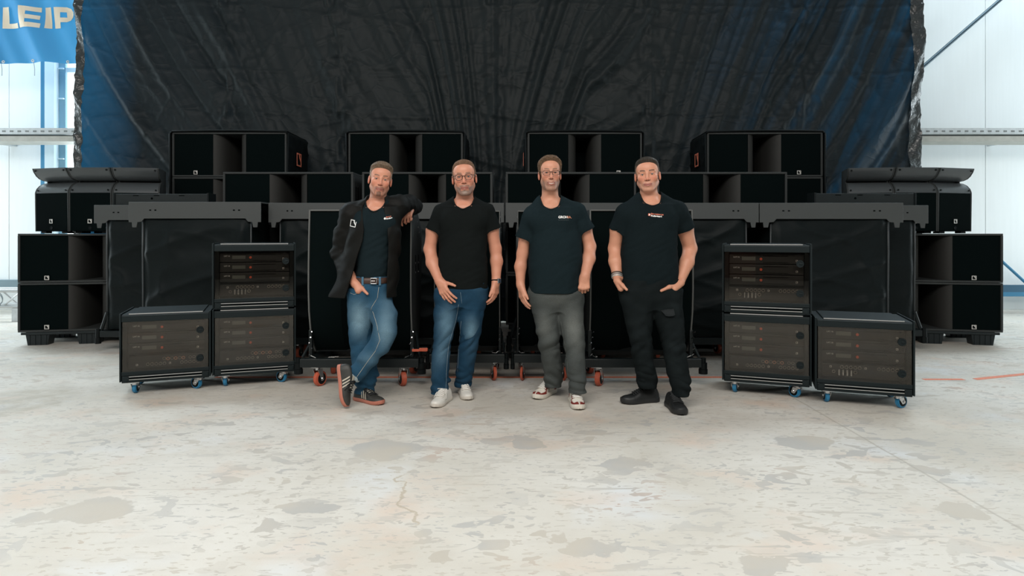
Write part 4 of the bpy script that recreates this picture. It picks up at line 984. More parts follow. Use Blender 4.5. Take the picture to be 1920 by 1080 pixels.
        lw = -.0665+s.smile*.005*(au/.024)**2; ll = -.079+s.smile*.005*(au/.024)**2
        lipm = np.clip((.025+.003*s.smile-au)/.004, 0, 1)*np.clip((lw+.0045-w)/.003, 0, 1)*np.clip((w-ll+.005)/.003, 0, 1)*(f > .075)
        blend(lipm*.9, lip); ml = np.exp(-((w+.0725-s.smile*.006*(au/.024)**2)/.0022)**2)*(au < .026+.003*s.smile)*(f > .07); blend(ml*.9, (.075, .022, .02))
        if s.teeth: tw = -.0722+s.smile*.0058*(au/.024)**2; blend(.95*np.clip((.0195-au)/.003, 0, 1)*np.clip(1-np.abs(w-tw)/.0034, 0, 1)**.5*(f > .07), (.62, .54, .46))
        bw = .0245+.004*np.sin(np.clip((au-.012)/.036, 0, 1)*2.2)
        bm_ = np.exp(-((w-bw)/(.0046*browh))**4)*np.clip((au-.010)/.004, 0, 1)*np.clip((.050-au)/.006, 0, 1)*(f > .05)*(.8+.3*nz_); blend(np.clip(bm_*1.1, 0, .92), np.array(brow)*.7)
        lid = np.exp(-((w-.0062+.25*(au-.0315)**2/.0155)/.0022)**2)*np.clip((.0165-np.abs(au-.0315))/.003, 0, 1)*(f > .06); blend(lid*.85, (.06, .032, .026))
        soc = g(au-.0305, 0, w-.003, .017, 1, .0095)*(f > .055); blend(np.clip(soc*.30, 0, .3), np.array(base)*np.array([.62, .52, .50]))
        nst = g(au-.0085, 0, w+.0435, .004, 1, .0022)*(f > .09); blend(np.clip(nst*1.2, 0, .85), (.10, .04, .03))
        return c
def make_eyes(H, parent, base, iris, look=0.0):
    for sgn in (-1, 1):
        bm = bmesh.new(); bmesh.ops.create_uvsphere(bm, u_segments=24, v_segments=16, radius=.0118*H.S)
        me = bpy.data.meshes.new('eye'); bm.to_mesh(me); bm.free()
        c = H.world(sgn*.031, .0772, .001); n = len(me.vertices); co = np.zeros(n*3); me.vertices.foreach_get('co', co); co = co.reshape(-1, 3)
        a = H.F+look*H.U+.0*H.W; a /= np.linalg.norm(a); cs = (co/np.linalg.norm(co, axis=1)[:, None])@a
        col = np.ones((n, 4), f32); col[:, :3] = np.where(cs[:, None] > .955, (.008, .008, .008), np.where(cs[:, None] > .80, np.array(iris)*.55, (.42, .36, .34)))
        at_ = me.attributes.new('col', 'FLOAT_COLOR', 'POINT'); at_.data.foreach_set('color', col.ravel())
        obm('eye', me, EYEM, parent, True, loc=tuple(c-base))
def make_hair(H, parent, base, hl, thick, colfn, h=.003, extra=None, rough=.0016):
    """hl(u,f): lowest w that carries hair; thick(u,f,w): thickness"""
    F_ = Field(h)
    def f(p):
        u, fo, w = H.loc(p); q = (u, fo, w); d = H.skull(q)-.0012-thick(u, fo, w)*np.clip((w-hl(u, fo))/.022, 0, 1)
        if extra is not None: d = extra(d, q)
        d = d+rough*n3((u+0*w, fo+0*w, w+0*u), (420, 160, 160), 1)+rough*.7*n3((u, fo, w), (900, 380, 380), 3)
        d = smax(d, hl(u, fo)-w, .006)
        d = np.maximum(d, -(H.skull(q)+.004))
        e = sd_ell((np.abs(u), fo, w), (.0800, -.014, -.006), (.0120, .0195, .0320)); d = smax(d, -e, .003)
        return d*H.S*.9
    lo, hi = H.bbox(); F_.fn(f, lo, hi+V3(0, 0, .03), 0)
    return F_.build('hair', HAIR, parent, base, lambda V: colfn(*H.loc((V[:, 0], V[:, 1], V[:, 2])), V))[0]
def make_glasses(H, parent, base, rx, ry, rm, wide=.0335, square=2.0, fr=GLASSF, dw=-.002):
    b = B(); fz = .104
    def pt(u, f, w): return Vector(H.world(u, f, w)-base)
    for s in (-1, 1):
        P = []
        for i in range(29):
            t = 2*PI*i/28; c, sn = math.cos(t), math.sin(t); e = 2/square
            P.append(pt(s*wide+rx*math.copysign(abs(c)**e, c), fz-.10*abs(s*wide+rx*c)**1.5*2.2, dw+ry*math.copysign(abs(sn)**e, sn)))
        b.tube(P, rm*H.S, 6)
        xo = s*(wide+rx); b.tube([pt(xo, fz-.10*abs(xo)**1.5*2.2, dw+ry*.55), pt(s*.0755, .075, dw+.009), pt(s*.0815, .01, dw+.008), pt(s*.080, -.012, dw+.004)], rm*.9*H.S, 6)
    xi = wide-rx; b.tube([pt(-xi, fz-.002, dw+.005), pt(0, fz+.004, dw+.008), pt(xi, fz-.002, dw+.005)], rm*H.S, 6)
    g = ob('glasses', b, fr, parent, True)
    for s in (-1, 1):
        k = B(); R = []
        for rad in (.02, .5, .95):
            R.append([pt(s*wide+rx*rad*math.copysign(abs(math.cos(t))**(2/square), math.cos(t)), fz-.0005-.10*abs(s*wide+rx*rad*math.cos(t))**1.5*2.2, dw+ry*rad*math.copysign(abs(math.sin(t))**(2/square), math.sin(t))) for t in np.linspace(0, 2*PI, 25)])
        ob('lens', k.strip(R), LENS, g, True)

# ------------------------------------------------------------------ hand
def hand(F_, W, D, N, A, curl=(.25, .3, .2), S=1.0, thumb=(.55, .75, .25), spread=.10, tcurl=.2, curls=None):
    """W wrist, D towards the fingertips, N where the palm faces, A towards the thumb side"""
    nrm = lambda v: np.array(v, float)/np.linalg.norm(v)
    W = np.array(W, float); D = nrm(D); N = np.array(N, float); N = nrm(N-D*(N@D)); A0 = np.cross(D, N); A = A0 if A0@np.array(A, float) > 0 else -A0
    meta = []; fingers = []
    aa = (.031, .0105, -.0105, -.030); ln = ((.042, .026, .022), (.047, .030, .023), (.043, .028, .022), (.033, .021, .020)); kl = (.090, .094, .090, .082)
    for i in range(4):
        K = W+S*(D*kl[i]+A*aa[i]-N*.002); meta.append((W+S*(D*.012+A*aa[i]*.62), K, .0155*S, .0118*S))
        d = nrm(D+A*spread*(aa[i]/.03)); P = K; seg = []; r = (.0100 if i < 3 else .0088)*S; an = 0
        cc = curls[i] if curls else curl
        for jn in range(3):
            an += cc[jn]; dd = d*math.cos(an)+N*math.sin(an); Q = P+dd*ln[i][jn]*S; seg.append((P, Q, r, r*.90)); P = Q; r *= .90
        fingers.append(seg)
    T0 = W+S*(D*.022+A*.020+N*.004); t = nrm(A*thumb[0]+D*thumb[1]+N*thumb[2]); T1 = T0+t*.044*S; t2 = nrm(t+D*tcurl+N*tcurl*.5); T2 = T1+t2*.034*S; t3 = nrm(t2+D*tcurl-A*.1*tcurl); T3 = T2+t3*.026*S
    fingers.append([(T0, T1, .0165*S, .0118*S), (T1, T2, .0115*S, .0102*S), (T2, T3, .0100*S, .0082*S)])
    allp = [q for m in meta for q in m[:2]]+[q for sg in fingers for m in sg for q in m[:2]]+[W]
    lo = np.min(allp, 0)-.02; hi = np.max(allp, 0)+.02
    def f(p):
        palm = None
        for m in meta: d = sd_cone(p, *m); palm = d if palm is None else smin(palm, d, .014*S)
        palm = smin(palm, sd_cone(p, W-D*.01, W+D*.03*S, .027*S, .024*S), .015)
        out = palm
        for i, sg in enumerate(fingers):
            g = None
            for m in sg: d = sd_cone(p, *m); g = d if g is None else smin(g, d, .004*S)
            out = np.minimum(out, smin(palm, g, .010*S if i < 4 else .018*S))
        return out
    F_.fn(f, lo, hi, .016)

# ------------------------------------------------------------------ shoe
def make_shoe(parent, base, heel, D, U, L, upfn, sole, laces, S=1.0, soleh=.028, solebot=None, stripes=None, bulk=1.0, bow=False, name='shoe', tongue=None):
    D = Vector(D).normalized(); U = Vector(U); U = (U-D*U.dot(D)).normalized(); Cc = D.cross(U); O = Vector(heel)-Vector(base)
    wl = lambda l: float(np.interp(l, [0, .04, .12, .28, .45, .62, .74, .86, .95, 1], [.014, .027, .035, .035, .037, .045, .048, .043, .030, .012]))*bulk*S
    tl = lambda l: float(np.interp(l, [0, .05, .15, .30, .42, .55, .68, .80, .90, .97, 1], [.050, .078, .088, .090, .086, .070, .052, .044, .037, .026, .012]))*S
    P = lambda l, c, h: O+D*(l*L)+Cc*c+U*h
    spring = lambda l: .012*max(0, (l-.72)/.28)**2*S
    # sole
    n = 36; ls = [.5-.5*math.cos(PI*i/(n-1)) for i in range(n)]
    def outline(l, o): return wl(l)+o
    rows = []
    for hh, oo in ((0, -.003), (.004, .002), (soleh*.6, .004), (soleh, .001)):
        r = [P(min(max(l*1.02-.01, -.012), 1.012), outline(l, oo) if 0 < l < 1 else 0, hh+spring(l)) for l in ls]+[P(min(max(l*1.02-.01, -.012), 1.012), -outline(l, oo), hh+spring(l)) for l in ls[-2:0:-1]]
        rows.append(r+[r[0]])
    b = B().strip(rows); bot = [x for x in rows[0][:-1]]; top = rows[-1][:-1]
    for rw in (bot, top):
        for i in range(1, n-1): 
            q = [b.bm.verts.new(x) for x in (rw[i], rw[i+1], rw[-i-1] if i+1 < n-1 else rw[i+1], rw[-i])] if i+1 < n-1 else None
            if q: b.bm.faces.new(q)
    bmesh.ops.remove_doubles(b.bm, verts=b.bm.verts, dist=.0002)
    # upper
    m = 17; R = []; cols = []
    for l in ls:
        t = tl(l)-soleh*.3; w_ = wl(l); row = []
        for j in range(m):
            a = PI*j/(m-1); e = .80; c = math.cos(a); s_ = math.sin(a)
            row.append(P(l, w_*math.copysign(abs(c)**e, c)*(1-.18*s_*(l < .5)), soleh*.7+spring(l)+t*(s_**.85))); cols.append(upfn(l, j/(m-1)))
        R.append(row)
    me_b = B().strip(R); up = ob(name, me_b, SHOEM, parent, True)
    at_ = up.data.attributes.new('col', 'FLOAT_COLOR', 'POINT'); c = np.ones((len(cols), 4), f32); c[:, :3] = cols; at_.data.foreach_set('color', c.ravel())
    ob('sole', b, sole, up, 50)
    if solebot:
        k = B(); rr = [rows[0], [x+U*.009 for x in rows[1]]]; rr[1] = [x+(x-O).normalized()*0 for x in rr[1]]; k.strip([[x-U*.001 for x in rows[0]], [x for x in rr[1]]]); ob('outsole', k, solebot, up, True)
    surf = lambda l, a, o=.002: P(l, wl(l)*math.copysign(abs(math.cos(a))**.8, math.cos(a))*(1+o/wl(l)), soleh*.7+spring(l)+(tl(l)-soleh*.3)*(math.sin(a)**.85)+o)
    if tongue:
        k = B().strip([[surf(l, PI/2+da, .006+.012*max(0, (.46-l)*6)) for da in (-.38, -.2, 0, .2, .38)] for l in (.62, .54, .46, .38, .33)]); ob('tongue', k, tongue, up, True)
    b = B()
    for q in range(5):
        l = .44+.055*q; b.tube([surf(l+(.02 if i % 2 else 0)*0, PI/2+da, .0065) for i, da in enumerate((-.62, -.3, 0, .3, .62))], .0034*S, 6)
        b.tube([surf(l, PI/2-.62, .006), surf(l+.027, PI/2, .008), surf(l+.055, PI/2+.62, .006)], .003*S, 6)
    if bow:
        for s_ in (-1, 1):
            b.tube([surf(.44, PI/2, .010), surf(.46, PI/2+s_*.55, .022), surf(.52, PI/2+s_*.95, .012), surf(.47, PI/2+s_*.5, .009), surf(.44, PI/2, .010)], .0032*S, 6)
            b.tube([surf(.44, PI/2, .010), surf(.55, PI/2+s_*.8, .010), surf(.62, PI/2+s_*1.2, .006)], .003*S, 6)
    ob('laces', b, laces, up, True)
    if stripes:
        for sd in (0, 1):
            for q in range(3):
                l0 = .40+.075*q; k = B(); rw = []
                for i in range(7):
                    a = .12+i/6*.85; a2 = a if sd == 0 else PI-a; ll = l0-(i/6)*.07; rw.append([surf(ll-.022, a2, .0022), surf(ll+.012, a2, .0022)])
                ob('stripe', k.strip(rw), stripes, up, True)
    return up

# ------------------------------------------------------------------ clothes helpers
class Person:
    def __init__(s, label, Y, px, pyfoot=None):
        s.Y = Y; s.base = V3(X(px, Y), Y, 0); s.t = thing('person', label, 'person', tuple(s.base))
    def p(s, px, py, dy=0): return V3((px-960)*(s.Y+dy)/FPX, s.Y+dy, EYE-(py-HORIZON)*(s.Y+dy)/FPX)
    def rows(s, R, dyf=None):
        out = []
        for r in R:
            py, xl, xr, bf, bb = r[:5]; dy = r[5] if len(r) > 5 else 0; q = s.p((xl+xr)/2, py, dy)
            out.append((q[2], q[0], q[1], (xr-xl)/2*(s.Y+dy)/FPX, bf, bb))
        return out
    def legrows(s, R, kd=1.12):
        out = []
        for py, xl, xr, dy in R:
            q = s.p((xl+xr)/2, py, dy); hw = (xr-xl)/2*(s.Y+dy)/FPX; out.append((q[2], q[0], q[1], hw, hw*kd, hw*kd))
        return out
def shirt(P, torso, shs, sleeves, neck, h=.0045, seed=1, amp=.0045, col=(.010, .013, .014), hem=None, chest=.9, name='t_shirt', mat_=None, NF=.092):
    """shs: shoulder joints; sleeves: (shoulder, elbow, end point, r0, r1)"""
    F_ = Field(h); rows = P.rows(torso); nb = np.array(neck, float)
    zb = min(r[0] for r in rows); zt = max(r[0] for r in rows)
    def wr(p):
        x, y, z = p; k = np.clip((zt-z)/(zt-zb), 0, 1)
        return amp*(n3((x, y*.5, z), (9, 8, 16), seed)*(.5+.9*k)+.6*n3((x+.5*z, y, z-.4*x), (22, 14, 26), seed+2)+.35*n3((x-z, y, z), (40, 30, 44), seed+5))+.009*np.clip(k-.72, 0, 1)*n3((x, y, z*.2), (20, 18, 6), seed+3)
    F_.stack(rows, 0, .03, 2.35, wr)
    for sh in shs:
        F_.cone(nb+V3(np.sign(sh[0]-nb[0])*.060, .012, -.006), np.array(sh)+V3(0, 0, -.022), .060, .058, .045)
    for s_ in (-1, 1): F_.ell(nb+V3(s_*.085, -.052, -.135), (.085*chest, .075, .085), .05)
    for (a, el, e, r0, r1) in sleeves:
        a, el, e = map(lambda q: np.array(q, float), (a, el, e)); a = a+V3(-np.sign(a[0]-nb[0])*.010, 0, -.030); r0 = r0-.010; d = (el-a)/np.linalg.norm(el-a); t1 = a+d*(np.linalg.norm(e-a)+.08)+V3(np.sign(a[0]-nb[0])*.020, 0, 0)
        w2 = lambda p: .005*n3(p, (30, 26, 34), seed+7)
        F_.cone(a, t1, r0, r1, .035, end=(e, d), wr=w2)
        i1 = r1-.006
        F_.fn(lambda p, a=a, t1=t1, e=e, d=d, r0=r0, r1=r1: np.maximum(sd_cone(p, a, t1, r0-.007, r1-.007), -((p[0]-e[0])*d[0]+(p[1]-e[1])*d[1]+(p[2]-e[2])*d[2]+.035)), np.minimum(e, t1)-r1, np.maximum(e, t1)+r1, .002, 'cut')
    def neckcut(p):
        x, y, z = p; yy = y-nb[1]; q = np.sqrt(((x-nb[0])/.080)**2+(yy/np.where(yy < 0, NF, .070))**2); return np.maximum((q-1)*.068, nb[2]-.060-z)
    F_.fn(neckcut, nb-V3(.085, .1, .06), nb+V3(.085, .08, .12), .004, 'cut')
    c = np.array(col, float)
    return F_.build(name, mat_ or CLOTH, P.t, P.base, lambda V: np.tile(c, (len(V), 1)), 1)
def trousers(P, pelvis, legs, seed=1, h=.0045, colfn=None, amp=.005, mat_=None, name='jeans', kd=1.12, extra=None):
    F_ = Field(h); zs = []
    for L_ in legs:
        rows = P.legrows(L_, kd) if not isinstance(L_, dict) else None
        if rows is None: continue
        zlo = min(r[0] for r in rows); zhi = max(r[0] for r in rows); zk = zlo+(zhi-zlo)*.48
        def wr(p, zlo=zlo, zk=zk, sd=seed+len(zs)):
            x, y, z = p; an = np.exp(-((z-zlo-.06)/.09)**2); kn = np.exp(-((z-zk)/.09)**2)
            fd = lambda q, f_, sd_: .5-np.abs(n3(q, f_, sd_))*1.6
            return amp*(1.7*an*fd((x, y, z+.35*x), (13, 12, 40), sd)+1.25*kn*fd((x, y, z-.5*x), (12, 12, 30), sd+2)+.75*fd((x+.6*z, y, z), (12, 12, 15), sd+4)+.3*n3((x, y, z), (46, 40, 50), sd+5))
        F_.stack(rows, 0, .035, 2.15, wr); zs.append(zlo)
    def wp(p):
        x, y, z = p; return amp*.7*n3((x-.5*z, y, z), (26, 20, 30), seed+8)
    F_.stack(P.rows(pelvis), 0, .04, 2.4, wp)
    if extra: extra(F_)
    return F_.build(name, mat_ or DENIM, P.t, P.base, colfn, 1)
def decal(b_me, mats, parent, name, target, base, origin, right, up, off=.0025):
    """press a flat print (x right, y up) onto a body surface from the front"""
    o_t = target; me = o_t.data; bv = BVHTree.FromPolygons([v.co[:] for v in me.vertices], [p.vertices[:] for p in me.polygons])
    bm = bmesh.new(); bm.from_mesh(b_me)
    O = Vector(origin)-Vector(base); Rr = Vector(right); Uu = Vector(up); dirn = Vector((0, 1, 0))
    for v in bm.verts:
        q = O+Rr*v.co.x+Uu*v.co.y; hit = bv.ray_cast(Vector((q.x, q.y-.5, q.z)), dirn)
        v.co = (hit[0] if hit[0] else q)+Vector((0, -off-(.0006 if v.co.z > 0 else 0), 0))
    bm2 = bmesh.new(); 
    me2 = bpy.data.meshes.new(name); bm.to_mesh(me2); bm.free(); bm2.free()
    return obm(name, me2, mats, parent)
def collar_ring(P, V, F_, neck, col, name='collar'):
    pass
# ------------------------------------------------------------------ the four men
BLK = (.0068, .0085, .0084)
def collar(P, so, nb, col, r=.0058, NF=.092):
    """ribbed edge that follows the neck opening"""
    me = so.data; bv = BVHTree.FromPolygons([v.co[:] for v in me.vertices], [q.vertices[:] for q in me.polygons]); pts = []; nb = np.array(nb)-P.base
    for i in range(40):
        t = 2*PI*i/40; sn = math.sin(t); x = nb[0]+.085*math.cos(t); y = nb[1]+((NF if sn < 0 else .070)+.005)*sn
        h_ = bv.ray_cast(Vector((x, y, nb[2]+.16)), Vector((0, 0, -1)))[0]
        if h_ and h_.z > nb[2]-.075: pts.append(np.array(h_))
    pts = np.array(pts)
    for _ in range(3): pts = (np.roll(pts, 1, 0)+2*pts+np.roll(pts, -1, 0))/4
    b = B().tube([Vector(p) for p in list(pts)+[pts[0], pts[1]]], r, 8)
    return ob('collar', b, mat('collar_rib', col, .9, spec=.1), P.t, True)
def body(P, H, nb, torso, arms, hands, base_col, lip, brow, colkw, h=.0031, name='body', tor_off=-.016, extracol=None, thumbs=()):
    F_ = Field(h); lo, hi = H.bbox(); F_.fn(H.d, lo, hi, .0)
    nbv = np.array(nb, float)
    F_.cone(H.world(0, -.020, -.060), nbv+V3(0, .018, -.02), .057*H.S*H.wx**.5, .066, .03)
    F_.cone(nbv+V3(-.075, .018, -.020), nbv+V3(.075, .018, -.020), .046, .046, .04)
    F_.ell(nbv+V3(0, -.030, -.050), (.085, .058, .060), .03)
    F_.stack(P.rows(torso), tor_off, .03, 2.35)
    for ch in arms:
        ch = [(np.array(a, float), r) for a, r in ch]; a0 = ch[0][0]; ch[0] = (a0+V3(-np.sign(a0[0]-nbv[0])*.014, 0, -.040), ch[0][1]-.010); F_.chain(ch, .022)
    for hd in hands: hand(F_, **hd)
    for pts in thumbs: F_.chain(pts, .012)
    def cf(V):
        c = H.color(V, base_col, lip, brow, **colkw)
        m = n3((V[:, 0], V[:, 1], V[:, 2]), (60, 60, 60), 4)*.05; c = c*(1+m[:, None]*np.array([.4, 1, 1]))
        return extracol(V, c) if extracol else c
    return F_.build(name, SKIN, P.t, P.base, cf)
nrmv = lambda v: np.array(v, float)/np.linalg.norm(v)
def fadejeans(dark, light, P, knees, seed, seams=()):
    dark = np.array(dark); light = np.array(light)
    def f(V):
        n = n3((V[:, 0], V[:, 1], V[:, 2]), (14, 12, 10), seed)*.5+.5; n2 = n3((V[:, 0], V[:, 1], V[:, 2]+.3*V[:, 0]), (30, 22, 60), seed+3)*.5+.5
        k = np.zeros(len(V))
        for (c, rx, rz, a) in knees: k += a*np.exp(-(((V[:, 0]-c[0])/rx)**2+((V[:, 2]-c[2])/rz)**2))*(V[:, 1] < c[1]+.04)
        k = np.clip(k*(.65+.5*n)+.16*(n-.5)+.16*(n2-.5)*k, 0, 1)[:, None]
        return dark*(1-k)+light*k
    return f
def seam(P, parent, pts, col=(.45, .38, .28), r=.0016, tgt=None):
    """stitched seam pressed on the front of the trousers"""
    me = tgt.data; bv = BVHTree.FromPolygons([v.co[:] for v in me.vertices], [p.vertices[:] for p in me.polygons]); Q = []
    ps = [Vector(p)-Vector(P.base) for p in pts]; 
    for a, b_ in zip(ps, ps[1:]):
        n = max(2, int((b_-a).length/.02))
        for i in range(n): Q.append(a.lerp(b_, i/n))
    Q.append(ps[-1]); R = []
    for q in Q:
        hit = bv.ray_cast(Vector((q.x, q.y-.5, q.z)), Vector((0, 1, 0)))
        if hit[0]: R.append(hit[0]+Vector((0, -.0006, 0)))
    if len(R) > 1:
        m = bpy.data.materials.get('thread_%02x%02x' % (int(col[0]*99), int(col[2]*99))) or mat('thread_%02x%02x' % (int(col[0]*99), int(col[2]*99)), col, .8)
        ob('seam', B().tube(R, r, 5), m, parent, True)

# ---- second man: round glasses, grey beard, blue jeans, white sneakers
def man_two():
    P = Person('man with round glasses and grey beard in plain black t-shirt, blue jeans and white sneakers', 4.9, 868); p = P.p
    nb = p(870, 381); H = Head(p(870.5, 334, -.03), yaw=2, roll=4, pitch=1, S=1.05, wx=1.07, cl=1.13, smile=.55, jaw=1.05)
    tor = [(389, 826, 914, .085, .10), (405, 824, 915, .115, .115), (425, 823, 914, .13, .12), (450, 823, 914, .138, .12), (475, 822, 913, .142, .118), (500, 822, 913, .142, .116), (520, 821, 914, .138, .118), (540, 819, 914, .134, .122)]
    sh = [p(826, 393), p(914, 391)]
    eL, wL = p(806, 467, .03), p(824, 527, -.10); eR, wR = p(929, 466, .05), p(930, 527, .0)
    hL = dict(W=wL, D=nrmv(p(842, 566, -.165)-wL), N=(.55, .75, -.1), A=(.8, -.5, .35), curl=(.28, .30, .2), S=1.06, thumb=(.75, .65, .1), spread=.14, tcurl=.15)
    hR = dict(W=wR, D=nrmv(p(927, 572, -.03)-wR), N=(-.75, .35, 0), A=(-.5, -.85, 0), curl=(.34, .38, .25), S=1.02, thumb=(.35, .9, .1), spread=.04, tcurl=.1)
    arms = [[(sh[0], .058), (p(812, 432, .02), .052), (eL, .045), (p(811, 493, -.02), .047), (wL, .033)], [(sh[1], .058), (p(922, 432, .03), .051), (eR, .044), (p(931, 490, .04), .046), (wR, .032)]]
    def beard(u, f, w):
        au = np.abs(u); top = np.interp(f, [.0, .05, .075, .09, .12], [-.030, -.048, -.058, -.062, -.062])
        m = np.clip((top-w)/.012, 0, 1)*(f > -.012); must = np.clip((-.050-w)/.004, 0, 1)*np.clip((w+.067)/.003, 0, 1)*np.clip((.036-au)/.006, 0, 1)*(f > .06)*.8
        lips = np.clip((.029-au)/.004, 0, 1)*(w > -.086)*(w < -.064)*(f > .07); chk = np.clip((f-.082)/.006, 0, 1)*(w > -.064)
        return np.clip(np.maximum(m*(.35+.6*np.clip((f-.03)/.03, 0, 1))*(1-chk), must)*(1-lips), 0, .92)
    def bcol(V, c):
        u, f, w = H.loc((V[:, 0], V[:, 1], V[:, 2])); k = np.exp(-((u/.020)**2+((w+.098)/.012)**2))*(f > .05)*(.6+.5*n3((V[:, 0], V[:, 1], V[:, 2]), (900, 900, 900), 6)); k = np.clip(k*.7, 0, 1)[:, None]
        return c*(1-k)+k*np.array([.42, .38, .34])
    body(P, H, nb, tor, arms, [hL, hR], (.56, .252, .164), (.38, .13, .10), (.22, .13, .09), dict(beard=beard, beardc=(.12, .08, .062), browh=.85, red=.20), extracol=bcol)
    make_eyes(H, P.t, P.base, (.16, .20, .21))
    hl = lambda u, f: np.interp(f, [-.12, -.06, -.03, .0, .018, .032, .048, .062, .085], [-.075, -.06, -.03, -.004, -.012, .035, .068, .086, .092])+.012*np.clip((np.abs(u)-.03)/.02, 0, 1)*(f > .03)*0
    th = lambda u, f, w: .0040+.010*np.clip((w-.065)/.05, 0, 1)
    make_hair(H, P.t, P.base, hl, th, lambda u, f, w, V: (np.array([.135, .075, .045])*(.8+.35*(n3((u, f, w), (500, 160, 160), 5)*.5+.5))[:, None])*(1-np.clip((.07-w)/.06, 0, 1)[:, None]*.15)+np.clip((.06-w)/.06, 0, 1)[:, None]*np.array([.06, .075, .075]))
    make_glasses(H, P.t, P.base, .0245, .0205, .0021, .032, 2.2)
    sl = [(sh[0], eL, p(812, 431, .01), .072, 0.076), (sh[1], eR, p(926, 429, .02), .072, 0.076)]
    so, V, F_ = shirt(P, tor, [p(829, 394), p(911, 392)], sl, nb, seed=1, col=BLK, chest=1.0)
    collar(P, so, nb, BLK)
    pel = [(528, 820, 913, .128, .125), (545, 818, 913, .130, .130), (560, 819, 910, .118, .125), (572, 828, 900, .09, .10)]
    legL = [(545, 819, 867, 0), (563, 816, 866, 0), (600, 814, 858, -.02), (640, 812, 846, -.04), (680, 808, 842, -.06), (712, 808, 841, -.07), (737, 808, 841, -.07)]
    legR = [(545, 864, 912, 0), (563, 863, 912, 0), (600, 862, 906, .0), (640, 860, 899, .03), (680, 856, 891, .07), (708, 853, 886, .10), (724, 852, 883, .12)]
    kn = [(p(838, 605, -.1), .06, .11, .75), (p(884, 622, -.1), .05, .10, .7), (p(830, 660, -.1), .05, .08, .25)]
    jo, V, F_ = trousers(P, pel, [legL, legR], 3, colfn=fadejeans((.0075, .037, .072), (.14, .25, .33), P, kn, 2), amp=.0085)
    seam(P, jo, [p(862, 568), p(856, 600), p(843, 645), p(840, 690), p(839, 730)], (.20, .26, .30), .0012, jo); seam(P, jo, [p(866, 545), p(868, 566)], (.2, .26, .3), .0012, jo)
    seam(P, jo, [p(866, 600), p(861, 640), p(857, 700)], (.20, .26, .30), .0012, jo)
    white = lambda l, a: (.66, .64, .59)
    so_ = mat('white_rubber_sole', (.58, .54, .48), .6)
    d1 = nrmv(V3(-.085, -.275, 0)); t1 = V3(X(813, 4.6), 4.6, 0); make_shoe(P.t, P.base, t1-d1*.295, d1, (0, 0, 1), .295, white, so_, LACE, 1.02, .024, bow=True)
    d2 = nrmv(V3(.075, -.275, 0)); t2 = V3(X(879, 4.81), 4.81, 0); make_shoe(P.t, P.base, t2-d2*.29, d2, (0, 0, 1), .29, white, so_, LACE, 1.02, .024)
    # wrist watch
    ax = nrmv(wR-eR); c = Vector(wR-P.base)-Vector(ax)*.004
    wt = ob('watch_strap', B().ring(c, ax, .034, .006, 24, 6), BLACK, P.t, True)
    fc = c+Vector((.026, -.026, 0)); n_ = Vector((.7, -.7, 0)).normalized()
    k = B().box(-.018, .018, -.020, .020, -.005, .005, .004); bmesh.ops.transform(k.bm, matrix=Matrix.Translation(fc) @ n_.to_track_quat('Z', 'Y').to_matrix().to_4x4(), verts=k.bm.verts); ob('watch_case', k, CHROME, wt)
    k = B().box(-.0145, .0145, -.016, .016, .0045, .0062, .001); bmesh.ops.transform(k.bm, matrix=Matrix.Translation(fc) @ n_.to_track_quat('Z', 'Y').to_matrix().to_4x4(), verts=k.bm.verts); ob('watch_face', k, mat('watch_glass', (.005, .03, .05), .1), wt)
man_two()

